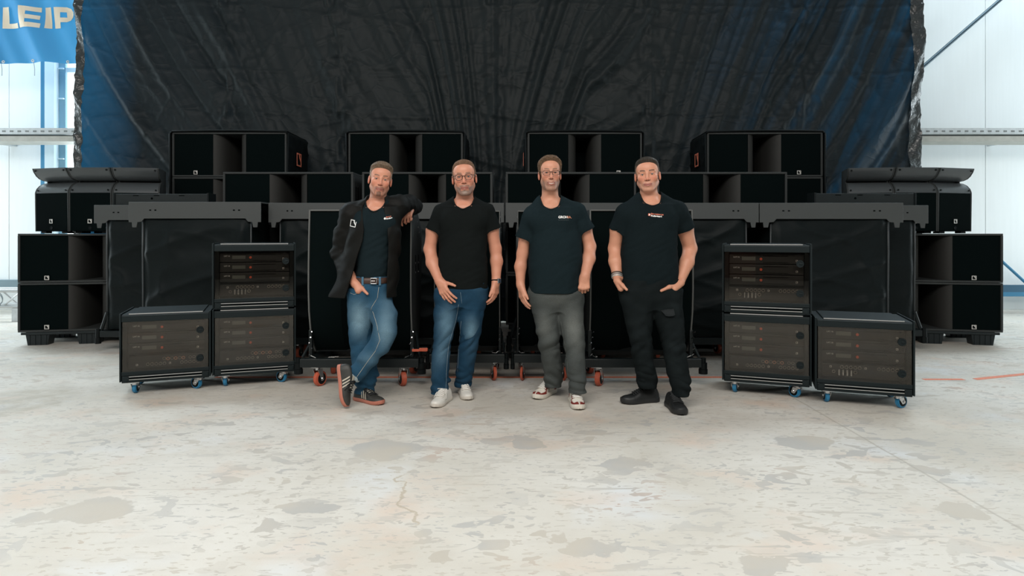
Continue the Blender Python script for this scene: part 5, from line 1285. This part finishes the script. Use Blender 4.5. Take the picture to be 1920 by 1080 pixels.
# ---- third man: narrow glasses, printed shirt, grey jeans, red and white sneakers
def man_three():
    P = Person('smiling man with narrow glasses in printed dark t-shirt, grey jeans and red-white sneakers', 4.87, 1040); p = P.p
    nb = p(1032, 379); H = Head(p(1031, 327, -.03), yaw=2, roll=1, pitch=3, S=1.03, wx=1.0, cl=1.10, smile=1.0, jaw=1.0, teeth=1)
    tor = [(392, 997, 1083, .085, .10), (408, 996, 1085, .12, .115), (430, 995, 1089, .135, .12), (455, 993, 1091, .15, .12), (480, 992, 1092, .16, .118), (510, 991, 1091, .165, .118), (530, 991, 1090, .16, .12), (548, 991, 1088, .155, .122)]
    sh = [p(994, 400), p(1083, 390)]
    eL, wL = p(980, 475, .05), p(976, 534, .02); eR, wR = p(1106, 462, .03), p(1097, 517, -.10)
    hL = dict(W=wL, D=nrmv(p(982, 572, -.02)-wL), N=(.85, .35, 0), A=(.55, -.8, 0), curl=(.24, .28, .2), S=1.03, thumb=(.35, .9, .1), spread=.03, tcurl=.1)
    hR = dict(W=wR, D=nrmv(p(1094, 552, -.12)-wR), N=(.1, .95, .1), A=(-.95, -.1, -.1), curl=(.95, 1.25, .7), S=1.03, thumb=(.35, .8, .55), spread=.02, tcurl=.25)
    arms = [[(sh[0], .058), (p(986, 438, .03), .051), (eL, .043), (p(976, 500, .045), .044), (wL, .031)], [(sh[1], .060), (p(1096, 428, .03), .053), (eR, .045), (p(1104, 485, -.02), .047), (wR, .034)]]
    body(P, H, nb, tor, arms, [hL, hR], (.57, .270, .176), (.40, .14, .11), (.20, .125, .08), dict(stub=.7, beardc=(.19, .115, .085), browh=.8, red=.2),
         extracol=None)
    make_eyes(H, P.t, P.base, (.10, .08, .06))
    hl = lambda u, f: np.interp(f, [-.12, -.06, -.03, .0, .018, .034, .048, .060, .072, .09], [-.08, -.065, -.035, -.008, -.022, .022, .052, .074, .086, .093])-.006*np.clip((np.abs(u)-.028)/.02, 0, 1)*0
    th = lambda u, f, w: .009+.012*np.clip((w-.04)/.05, 0, 1)+.004*np.clip((f-.02)/.05, 0, 1)*(w > .06)
    def ex(d, q):
        u, f, w = q; d = smin(d, sd_cone(q, V3(-.03, .062, .108), V3(.035, .058, .112), .013, .010), .02); return d
    make_hair(H, P.t, P.base, hl, th, lambda u, f, w, V: np.array([.105, .065, .040])*(.6+.75*(n3((u, f, w), (460, 150, 150), 5)*.5+.5))[:, None], extra=ex, rough=.0024)
    make_glasses(H, P.t, P.base, .0265, .0155, .0017, .0325, 3.0, dw=-.003)
    sl = [(sh[0], eL, p(983, 446, .02), .074, 0.080), (sh[1], eR, p(1100, 431, .02), .076, 0.079)]
    so, V, F_ = shirt(P, tor, [p(996, 401), p(1080, 391)], sl, nb, seed=4, col=(.0090, .0165, .0195), chest=1.05)
    collar(P, so, nb, (.010, .015, .017))
    # print on the chest
    for s_, x0, cm in (('GROH', 1048, WHITEP), ('RA.', 1064.3, mat('copper_print', (.52, .20, .11), .6))):
        decal(text_mesh(s_, .0245, .0, .0008), cm, so, 'chest_print', so, P.base, p(x0, 408.7, -.2), (1, 0, 0), (0, 0, 1))
    decal(text_mesh('. . . . . . . .', .02, .0, .001), mat('grey_print', (.10, .12, .13), .7), so, 'chest_print', so, P.base, p(1048.5, 412.3, -.2), (1, 0, 0), (0, 0, 1))
    pel = [(536, 992, 1088, .138, .125), (555, 992, 1092, .138, .13), (566, 997, 1089, .120, .125), (580, 1008, 1078, .09, .10)]
    legL = [(550, 993, 1044, 0), (570, 994, 1047, 0), (608, 1003, 1048, -.01), (640, 1010, 1050, -.02), (680, 1016, 1054, .03), (703, 1019, 1055, .06), (724, 1021, 1054, .08)]
    legR = [(550, 1040, 1092, 0), (570, 1044, 1094, 0), (608, 1050, 1095, -.04), (640, 1057, 1097, -.08), (680, 1061, 1098, -.12), (712, 1065, 1099, -.15), (735, 1066, 1099, -.16)]
    kn = [(p(1020, 610, -.1), .06, .10, .5), (p(1075, 612, -.1), .07, .12, .75), (p(1040, 560, -.1), .10, .05, .3)]
    jo, V, F_ = trousers(P, pel, [legL, legR], 7, colfn=fadejeans((.048, .055, .053), (.17, .18, .168), P, kn, 5), amp=.0075)
    seam(P, jo, [p(1040, 548), p(1044, 565), p(1046, 575)], (.10, .11, .10), .0014, jo); seam(P, jo, [p(1050, 600), p(1058, 650), p(1063, 720)], (.10, .11, .10), .0012, jo)
    red = (.17, .020, .014); whi = (.70, .66, .58)
    def af1(l, a):
        side = abs(a-.5)*2
        if l > .88: return red if side > .0 and l > .90 else whi
        if .68 < l <= .88: return whi if side < .62 else red
        if .44 < l <= .68: return whi if side < .22 else (red if side < .55 else whi if (l*7+side*2) % 1 < .55 else red)
        if l < .20: return red
        return whi if side > .45 else red
    so_ = mat('cream_rubber_sole', (.66, .62, .54), .6); ob_ = mat('dark_outsole', (.02, .02, .02), .7)
    d1 = nrmv(V3(-.16, -.25, 0)); t1 = V3(X(1003, 4.84), 4.84, 0); make_shoe(P.t, P.base, t1-d1*.30, d1, (0, 0, 1), .30, af1, so_, LACE, 1.05, .034, solebot=ob_, bulk=1.03)
    d2 = nrmv(V3(.02, -.29, 0)); t2 = V3(X(1087, 4.54), 4.54, 0); make_shoe(P.t, P.base, t2-d2*.30, d2, (0, 0, 1), .30, af1, so_, LACE, 1.05, .034, solebot=ob_, bulk=1.03)
man_three()

# ---- fourth man: short dark hair, hands in pockets of black cargo trousers
def man_four():
    P = Person('man with cropped dark hair, hands in pockets of black cargo trousers, wristbands', 4.72, 1220); p = P.p
    nb = p(1219, 373); H = Head(p(1214, 329.5, -.02), yaw=-13, roll=4, pitch=1, S=1.02, wx=1.09, cl=1.02, smile=.75, jaw=1.10, nose=.98)
    tor = [(386, 1172, 1267, .085, .10), (402, 1169, 1270, .12, .115), (425, 1167, 1270, .14, .12), (450, 1166, 1268, .145, .12), (475, 1165, 1268, .145, .118), (500, 1164, 1270, .145, .118), (518, 1164, 1271, .142, .12), (532, 1164, 1272, .140, .122)]
    sh = [p(1169, 394), p(1273, 388)]
    eL, wL = p(1153, 466, .08), p(1157, 519, -.035); eR, wR = p(1294, 466, .10), p(1275, 526, -.03)
    hL = dict(W=wL, D=nrmv(p(1183, 562, .10)-wL), N=(.5, .8, .1), A=(.7, -.5, .4), curl=(.35, .3, .1), S=.92, thumb=(.15, 1.0, .5), spread=.02, tcurl=.0)
    hR = dict(W=wR, D=nrmv(p(1248, 565, .08)-wR), N=(-.45, .85, .1), A=(-.8, -.35, .45), curl=(.3, .3, .1), S=1.0, thumb=(.15, 1.0, .5), spread=.02, tcurl=.0)
    arms = [[(sh[0], .062), (p(1159, 430, .04), .058), (eL, .048), (p(1154, 490, .02), .048), (wL, .033)], [(sh[1], .064), (p(1284, 428, .05), .060), (eR, .049), (p(1288, 492, .04), .050), (wR, .036)]]
    body(P, H, nb, tor, arms, [hL, hR], (.57, .268, .172), (.42, .155, .125), (.085, .055, .04), dict(stub=.28, beardc=(.26, .19, .16), browh=1.0, red=.22), thumbs=[[(p(1159, 527, -.09), .017), (p(1167, 535, -.125), .013), (p(1175, 543, -.142), .0095)], [(p(1270, 534, -.07), .020), (p(1255, 538, -.125), .0135), (p(1240, 545, -.150), .0100)], [(p(1276, 530, -.06), .030), (p(1264, 541, -.105), .026)], [(p(1157, 526, -.07), .027), (p(1164, 541, -.10), .022)]])
    make_eyes(H, P.t, P.base, (.10, .12, .11), -.05)
    hl = lambda u, f: np.interp(f, [-.12, -.06, -.03, .0, .02, .034, .05, .066, .078, .09], [-.06, -.045, -.015, .006, -.004, .032, .060, .078, .084, .088])
    th = lambda u, f, w: .0022+.013*np.clip((w-.055)/.05, 0, 1)
    make_hair(H, P.t, P.base, hl, th, lambda u, f, w, V: np.clip((w-.02)/.06, 0, 1)[:, None]*np.array([.030, .024, .018])*(.75+.5*(n3((u, f, w), (500, 170, 170), 5)*.5+.5))[:, None]+(1-np.clip((w-.02)/.06, 0, 1))[:, None]*np.array([.19, .13, .10]), rough=.0018)
    sl = [(sh[0], eL, p(1157, 431, .03), .076, 0.078), (sh[1], eR, p(1284, 429, .04), .078, 0.079)]
    so, V, F_ = shirt(P, tor, [p(1172, 395), p(1270, 390)], sl, nb, seed=9, col=(.0068, .0115, .0132), chest=1.1)
    collar(P, so, nb, (.0075, .0105, .0115))
    b = B().box(0, .017, 0, .017, -.0001, .0001); me = bpy.data.meshes.new('m'); b.bm.to_mesh(me); b.bm.free()
    Rr = Vector((1, 0, -.085)).normalized(); Uu = Vector((.085, 0, 1)).normalized(); o0 = p(1219, 404, -.2)
    decal(me, ORANGELOGO, so, 'chest_print', so, P.base, o0, Rr, Uu)
    k = B().prism([(.003, .003), (.008, .003), (.014, .009), (.014, .014), (.010, .014), (.003, .007)], 'z', -.0001, .0001); me = bpy.data.meshes.new('m'); k.bm.to_mesh(me); k.bm.free(); decal(me, WHITEP, so, 'chest_print', so, P.base, o0, Rr, Uu, .0035)
    decal(text_mesh('Entertainment', .0150, 0, .0004), ORANGELOGO, so, 'chest_print', so, P.base, o0+np.array(Rr)*.021+np.array(Uu)*.0115, Rr, Uu)
    decal(text_mesh('Professional', .0155, 0, .0009), WHITEP, so, 'chest_print', so, P.base, o0+np.array(Rr)*.021-np.array(Uu)*.003, Rr, Uu)
    pel = [(522, 1164, 1272, .138, .125), (542, 1162, 1275, .138, .13), (560, 1167, 1272, .125, .125), (576, 1180, 1262, .09, .10)]
    legL = [(545, 1162, 1222, 0), (562, 1163, 1224, 0), (605, 1173, 1223, -.02), (640, 1181, 1222, -.03), (680, 1188, 1226, -.0), (704, 1191, 1230, .02), (718, 1194, 1230, .02), (726, 1196, 1230, .02)]
    legR = [(545, 1216, 1276, 0), (562, 1218, 1278, 0), (605, 1230, 1281, -.03), (640, 1239, 1284, -.06), (680, 1248, 1289, -.09), (708, 1254, 1293, -.11), (728, 1258, 1294, -.12), (741, 1260, 1293, -.12)]
    dk = np.array([.0085, .0115, .0122])
    def ex(F_):
        # pockets opened by the hands, cargo pocket with flap
        F_.cone(p(1270, 606, -.10), p(1273, 628, -.11), .040, .040, .015)
    jo, V, F_ = trousers(P, pel, [legL, legR], 12, colfn=lambda V: dk*(1+.25*n3((V[:, 0], V[:, 1], V[:, 2]), (30, 20, 40), 3))[:, None], amp=.0075, mat_=CLOTH, name='cargo_trousers', extra=ex)
    fl_ = mat('black_flap_cloth', (.020, .026, .028), .8)
    bv = BVHTree.FromPolygons([v.co[:] for v in jo.data.vertices], [q.vertices[:] for q in jo.data.polygons])
    def onleg(px, py, o):
        q = Vector(p(px, py, -.4)-P.base); h_ = bv.ray_cast(q, Vector((0, 1, 0)))[0]; return (h_ or q+Vector((0, .3, 0)))+Vector((0, -o, 0))
    R = [[onleg(x, y, .010+.006*t) for t, (x, y) in enumerate(((xa, ya), (xb, (ya+yb)/2), (xc, yb)))] for xa, ya, xb, xc, yb in ((1257, 591, 1259, 1262, 597), (1264, 589, 1264.5, 1265, 601), (1271, 588, 1271, 1271, 602), (1277, 588, 1278, 1279, 601), (1281, 587, 1282, 1283, 599))]
    b = B().strip(R); e = bmesh.ops.solidify(b.bm, geom=b.bm.faces[:], thickness=.006); ob('pocket_flap', b, fl_, jo, True)
    black = lambda l, a: (.014, .0155, .016) if not (.55 < l < .8 and abs(a-.5) < .25) else (.008, .009, .0095)
    bs_ = mat('black_rubber_sole', (.012, .013, .014), .55)
    d1 = nrmv(V3(-.27, -.07, 0)); t1 = V3(X(1165, 4.73), 4.73, 0); make_shoe(P.t, P.base, t1-d1*.30, d1, (0, 0, 1), .30, black, bs_, LACEB, 1.08, .034, tongue=LACEB, bulk=1.05)
    d2 = nrmv(V3(.03, -.29, 0)); t2 = V3(X(1281, 4.41), 4.41, 0); make_shoe(P.t, P.base, t2-d2*.30, d2, (0, 0, 1), .30, black, bs_, LACEB, 1.08, .034, tongue=LACEB, bulk=1.05)
    ax = nrmv(wL-eL); c = Vector(wL-P.base)-Vector(ax)*.012
    w1 = ob('wristband', B().ring(c, ax, .037, .006, 24, 6), mat('grey_band', (.22, .24, .24), .5, .3), P.t, True); ob('wristband', B().ring(c+Vector(ax)*.014, ax, .036, .006, 24, 6), mat('pale_band', (.50, .52, .50), .4, .5), P.t, True); ob('wristband', B().ring(c-Vector(ax)*.013, ax, .037, .005, 24, 6), mat('brown_band', (.05, .04, .03), .7), P.t, True)
man_four()

# ---- first man: jacket, leaning with one elbow on the array, legs crossed
def man_one():
    P = Person('man in open black jacket leaning on a speaker, legs crossed, blue jeans and striped sneakers', 4.85, 695); p = P.p
    nb = p(706, 383, .0); H = Head(p(713, 338, -.03), yaw=14, roll=-8, pitch=0, S=1.02, wx=1.02, cl=1.03, smile=.5, jaw=1.02)
    tor = [(392, 672, 738, .085, .09), (410, 666, 740, .105, .10), (435, 664, 740, .115, .105), (465, 663, 736, .118, .105), (495, 666, 732, .118, .108), (522, 670, 730, .118, .112), (540, 668, 732, .115, .115)]
    sh = [p(659, 402, .0), p(746, 386, .06)]
    eL, wL = p(637, 476, .06), p(666, 532, -.10); eR, wR = p(777, 387, .50), p(768, 394, .27)
    hL = dict(W=wL, D=nrmv(p(690, 568, .06)-wL), N=(.35, .9, .1), A=(.85, -.3, .2), curl=(.35, .3, .1), S=.95, thumb=(.15, 1.0, .5), spread=.02, tcurl=.0)
    hR = dict(W=wR, D=nrmv(V3(-.012, -.075, -.050)), N=(0, .25, -.9), A=(-1, 0, 0), curl=(.75, .75, .45), S=1.02, thumb=(.45, .75, .55), spread=.08, tcurl=.3, curls=[(.55, .85, .5), (1.0, 1.25, .8), (1.2, 1.3, .8), (1.2, 1.3, .8)])
    arms = [[(sh[0], .05), (eL, .04), (wL, .031)], [(sh[1], .05), (eR, .04), (wR, .032)]]
    def goatee(u, f, w):
        au = np.abs(u); m = np.clip((-.052-w)/.004, 0, 1)*np.clip((w+.0675)/.003, 0, 1)*np.clip((.031-au)/.006, 0, 1)*(f > .06)
        s_ = np.exp(-((au-.030)/.006)**2)*(w < -.06)*(w > -.105)*(f > .05)*.7; c = np.clip((.020-au)/.006, 0, 1)*(w < -.088)*(f > .05)
        st = .38*np.clip((-.045-w)/.02, 0, 1)*(f > -.01)*(1-np.clip((.026-au)/.004, 0, 1)*(w > -.087)*(w < -.064))
        return np.clip(np.maximum.reduce([m*.8, s_, c*.9, st]), 0, .9)
    body(P, H, nb, tor, arms, [hL, hR], (.56, .252, .164), (.36, .125, .10), (.14, .09, .06), dict(beard=goatee, beardc=(.075, .045, .032), browh=.9, red=.2), thumbs=[[(p(672, 535, -.115), .025), (p(679, 541, -.135), .0135), (p(689, 551, -.150), .0095)], [(p(668, 533, -.11), .028), (p(672, 545, -.135), .024)]])
    make_eyes(H, P.t, P.base, (.12, .13, .11))
    hl = lambda u, f: np.interp(f, [-.12, -.06, -.03, .0, .02, .034, .05, .066, .080, .095], [-.06, -.045, -.015, .004, -.006, .036, .060, .074, .080, .084])
    th = lambda u, f, w: .003+.016*np.clip((w-.05)/.05, 0, 1)+.006*np.clip((f)/.08, 0, 1)*(w > .07)
    def ex(d, q): return smin(d, sd_cone(q, V3(-.025, .064, .100), V3(.040, .060, .092), .014, .010), .02)
    make_hair(H, P.t, P.base, hl, th, lambda u, f, w, V: (np.clip((w-.03)/.05, 0, 1)[:, None]*np.array([.130, .092, .062])*(.65+.65*(n3((u, f, w), (480, 160, 160), 5)*.5+.5))[:, None]+(1-np.clip((w-.03)/.05, 0, 1))[:, None]*np.array([.30, .235, .19])), extra=ex)
    so, V, F_ = shirt(P, tor, [p(672, 402, .01), p(736, 391, .03)], [], nb, seed=15, col=(.0090, .0160, .0190), chest=.85, amp=.007)
    collar(P, so, nb, (.009, .013, .014))
    Rr = Vector((1, 0, .25)).normalized(); Uu = Vector((-.25, 0, 1)).normalized(); o0 = p(716.5, 411.5, -.2)
    b = B().sph((.008, .007, 0), .008, (1, 1, .02), 12); me = bpy.data.meshes.new('m'); b.bm.to_mesh(me); b.bm.free(); decal(me, WHITEP, so, 'chest_print', so, P.base, o0, Rr, Uu)
    decal(text_mesh('Entert', .0135, 0, .0004), ORANGELOGO, so, 'chest_print', so, P.base, o0+np.array(Rr)*.018+np.array(Uu)*.010, Rr, Uu); decal(text_mesh('Profess', .0135, 0, .0008), WHITEP, so, 'chest_print', so, P.base, o0+np.array(Rr)*.018-np.array(Uu)*.003, Rr, Uu)
    # jacket
    h = .0045; J = Field(h); jr = [(388, 664, 748, .105, .115), (410, 656, 751, .135, .125), (440, 651, 752, .145, .13), (470, 647, 751, .148, .13), (500, 640, 750, .150, .132), (528, 630, 748, .155, .14), (556, 618, 744, .16, .15)]
    rows = P.rows(jr)
    wr = lambda q: .007*n3((q[0]+.4*q[2], q[1], q[2]), (14, 12, 20), 21)+.004*n3((q[0], q[1], q[2]-.5*q[0]), (30, 22, 34), 23)
    J.stack(rows, 0, .03, 2.3, wr)
    for s_ in sh: J.cone(nb+V3(np.sign(s_[0]-nb[0])*.055, .015, -.015), s_, .066, .082, .045, wr=wr)
    wl = lambda q: .006*n3((q[0], q[1], q[2]+.5*q[0]), (24, 20, 44), 25)+.003*n3((q[0], q[1], q[2]), (50, 40, 70), 26)
    dl = nrmv(wL-eL); el = wL-dl*.012; J.chain([(sh[0], .084), (p(646, 440, .04), .077), (eL, .066)], .03, wl); J.cone(eL, wL+dl*.1, .068, .050, .035, end=(el, dl), wr=wl)
    dr = nrmv(wR-eR); er = wR-dr*.010; J.chain([(sh[1], .080), (p(766, 381, .30), .066), (eR, .060)], .03, wl); J.cone(eR, wR+dr*.1, .060, .046, .03, end=(er, dr), wr=wl)
    # stand-up collar
    J.fn(lambda q: np.maximum(np.maximum(sd_cone(q, nb+V3(0, .022, -.05), nb+V3(.0, .016, .10), .088, .076), q[2]-(nb[2]+.052+.35*(q[1]-nb[1])+.10*np.abs(q[0]-nb[0]))), -(q[2]-nb[2]+.06)), nb-V3(.1, .1, .06), nb+V3(.1, .12, .12), .02)
    # hollow it out, then open the front
    J.stack([(r[0], r[1], r[2], r[3]-.024, r[4]-.024, r[5]-.02) for r in P.rows(jr)], 0, .006, 2.3, None, z0=min(r[0] for r in rows)-.01, z1=max(r[0] for r in rows)-.02, op='cut')
    J.fn(lambda q: sd_cone(q, nb+V3(0, .014, -.12), nb+V3(.0, .012, .20), .070, .066), nb-V3(.09, .09, .15), nb+V3(.09, .1, .25), .004, 'cut')
    zz = [p(0, y)[2] for y in (350, 372, 388, 410, 430, 450, 480, 515, 560, 600)]; xl_ = [p(x, 400)[0] for x in (694, 689, 685, 688, 690, 688, 678, 668, 655, 650)]; xr_ = [p(x, 400)[0] for x in (716, 722, 724, 729, 732, 733, 733, 731, 730, 730)]
    o_ = np.argsort(zz); za = np.array(zz)[o_]; la = np.array(xl_)[o_]; ra = np.array(xr_)[o_]
    def front(q):
        z = np.asarray(q[2], float); sh_ = np.shape(z); L_ = np.reshape(np.interp(z.ravel(), za, la), sh_).astype(f32); R_ = np.reshape(np.interp(z.ravel(), za, ra), sh_).astype(f32)
        return np.maximum(np.maximum(L_-q[0], q[0]-R_), q[1]-nb[1]+.0)*.9
    J.fn(front, (la.min()-.02, nb[1]-.35, za[0]), (ra.max()+.02, nb[1]+.02, za[-1]), .004, 'cut')
    jo, V, F_ = J.build('jacket', SOFTSHELL, P.t, P.base, lambda V: np.tile(np.array([.0060, .0062, .0056]), (len(V), 1)), 1)
    b = logo_pts(B(), 0, 0, .052, 0, .0002, .10); me = bpy.data.meshes.new('m'); bmesh.ops.transform(b.bm, matrix=Matrix.Rotation(-PI/2, 4, 'X'), verts=b.bm.verts); b.bm.to_mesh(me); b.bm.free()
    a = math.radians(-12); decal(me, WHITEP, jo, 'sleeve_print', jo, P.base, p(649.5, 418, -.3), (math.cos(a), 0, math.sin(a)), (-math.sin(a), 0, math.cos(a)), .003)
    # trousers with crossed legs
    pel = [(517, 667, 730, .122, .12), (535, 661, 733, .125, .125), (553, 655, 735, .118, .125), (568, 668, 722, .09, .10)]
    legS = [(542, 655, 712, 0), (560, 651, 712, 0), (600, 653, 706, .02), (640, 656, 702, .03), (680, 660, 706, .02), (710, 666, 708, .0), (736, 668, 700, -.01)]
    def ex(F_):
        wr = lambda q: .0065*n3((q[0]-.6*q[2], q[1], q[2]+.5*q[0]), (20, 14, 34), 31)+.002*n3((q[0], q[1], q[2]), (55, 40, 60), 33)
        F_.chain([(p(706, 556, .0), .100), (p(720, 592, -.07), .092), (p(722, 622, -.14), .080), (p(713, 645, -.15), .072), (p(692, 670, -.17), .068)], .03, wr)
        d = nrmv(p(661, 708, -.17)-p(692, 670, -.17)); F_.cone(p(692, 670, -.17), p(655, 716, -.17), .068, .058, .03, end=(p(664, 704, -.17), d), wr=wr)
    kn = [(p(676, 600, -.1), .07, .13, .75), (p(728, 610, -.1), .06, .13, .7), (p(690, 670, -.2), .09, .05, .25)]
    jn, V, F_ = trousers(P, pel, [legS], 17, colfn=fadejeans((.015, .060, .108), (.20, .32, .39), P, kn, 8), amp=.0085, extra=ex)
    seam(P, jn, [p(716, 536), p(714, 555), p(704, 572), p(702, 578)], (.42, .38, .30), .0014, jn); seam(P, jn, [p(706, 580), p(718, 605), p(724, 628), p(716, 648), p(694, 678), p(676, 704)], (.42, .40, .34), .0015, jn); seam(P, jn, [p(658, 545), p(672, 549), p(684, 545), p(690, 534)], (.42, .38, .30), .0012, jn)
    # pale turned-up cuff of the crossed leg
    d = Vector(nrmv(p(661, 708, -.17)-p(692, 670, -.17))); c = Vector(p(664, 704, -.17)-P.base)
    ob('cuff', B().cyl(c-d*.018, c+d*.016, .061, 24, .057), mat('pale_denim_lining', (.34, .40, .42), .8), jn, 40)
    ob('ankle', B().cyl(c, c+d*.05, .045, 20, .04), mat('dark_sock', (.02, .022, .024), .9), P.t, 40)
    # belt with buckle
    bs_ = Stack(P.rows(pel), 2.4); z1 = p(0, 519)[2]; z0 = p(0, 530)[2]
    R = [[bs_.ring(z, .006 if 0 < i < 3 else .001, t)-Vector(P.base) for i, z in enumerate((z0, z0+.002, z1-.002, z1))] for t in np.linspace(0, 2*PI, 60)]
    bt = ob('belt', B().strip(R), mat('brown_leather', (.055, .026, .018), .5), P.t, True)
    zc = (z0+z1)/2; q = bs_.ring(zc, .010, -PI/2-.0)-Vector(P.base); q.x = p(708, 525)[0]-P.base[0]
    k = B()
    for (x0_, x1_, a0, a1) in ((-.024, -.019, -.022, .022), (.019, .024, -.022, .022), (-.019, .019, .017, .022), (-.019, .019, -.022, -.017), (-.019, .010, -.0015, .0015)): k.box(q.x+x0_, q.x+x1_, q.y-.008, q.y-.001, q.z+a0, q.z+a1, .001)
    ob('buckle', k, CHROME, bt)
    for px in (688.5, 717.5):
        t = None; best = min(np.linspace(-PI+.3, -.3, 60), key=lambda t: abs(bs_.ring(zc, 0, t).x-p(px, 525)[0])); u_ = bs_.ring(zc, .008, best)-Vector(P.base); ob('belt_loop', B().box(u_.x-.008, u_.x+.008, u_.y-.004, u_.y+.004, z0-.012, z1+.008, .002), mat('denim_loop', (.05, .13, .20), .8) if 'denim_loop' not in bpy.data.materials else bpy.data.materials['denim_loop'], jn)
    # sneakers: suede grey with pale stripes and brick coloured sole
    grey = lambda l, a: (.032, .032, .029) if l < .78 else (.040, .039, .035)
    gum = mat('brick_gum_sole', (.44, .155, .105), .6); stp = mat('pale_stripe', (.50, .46, .38), .7)
    Yt = 4.69; t1 = V3(X(718, Yt), Yt, 0); h1 = V3(X(664, 4.86), 4.86, 0); d1 = nrmv(t1-h1); make_shoe(P.t, P.base, t1-d1*.295, d1, (0, 0, 1), .295, grey, gum, LACEB, 1.0, .028, stripes=stp, bow=True, tongue=stp)
    Yt = 4.60; toe = V3(X(644, Yt), Yt, .012); hl_ = V3(X(634, 4.66), 4.66, .31); d2 = nrmv(toe-hl_); make_shoe(P.t, P.base, toe-d2*.30, d2, (1, -.22, .0), .30, grey, gum, LACEB, 1.0, .028, stripes=stp, bow=True, tongue=stp)
man_one()
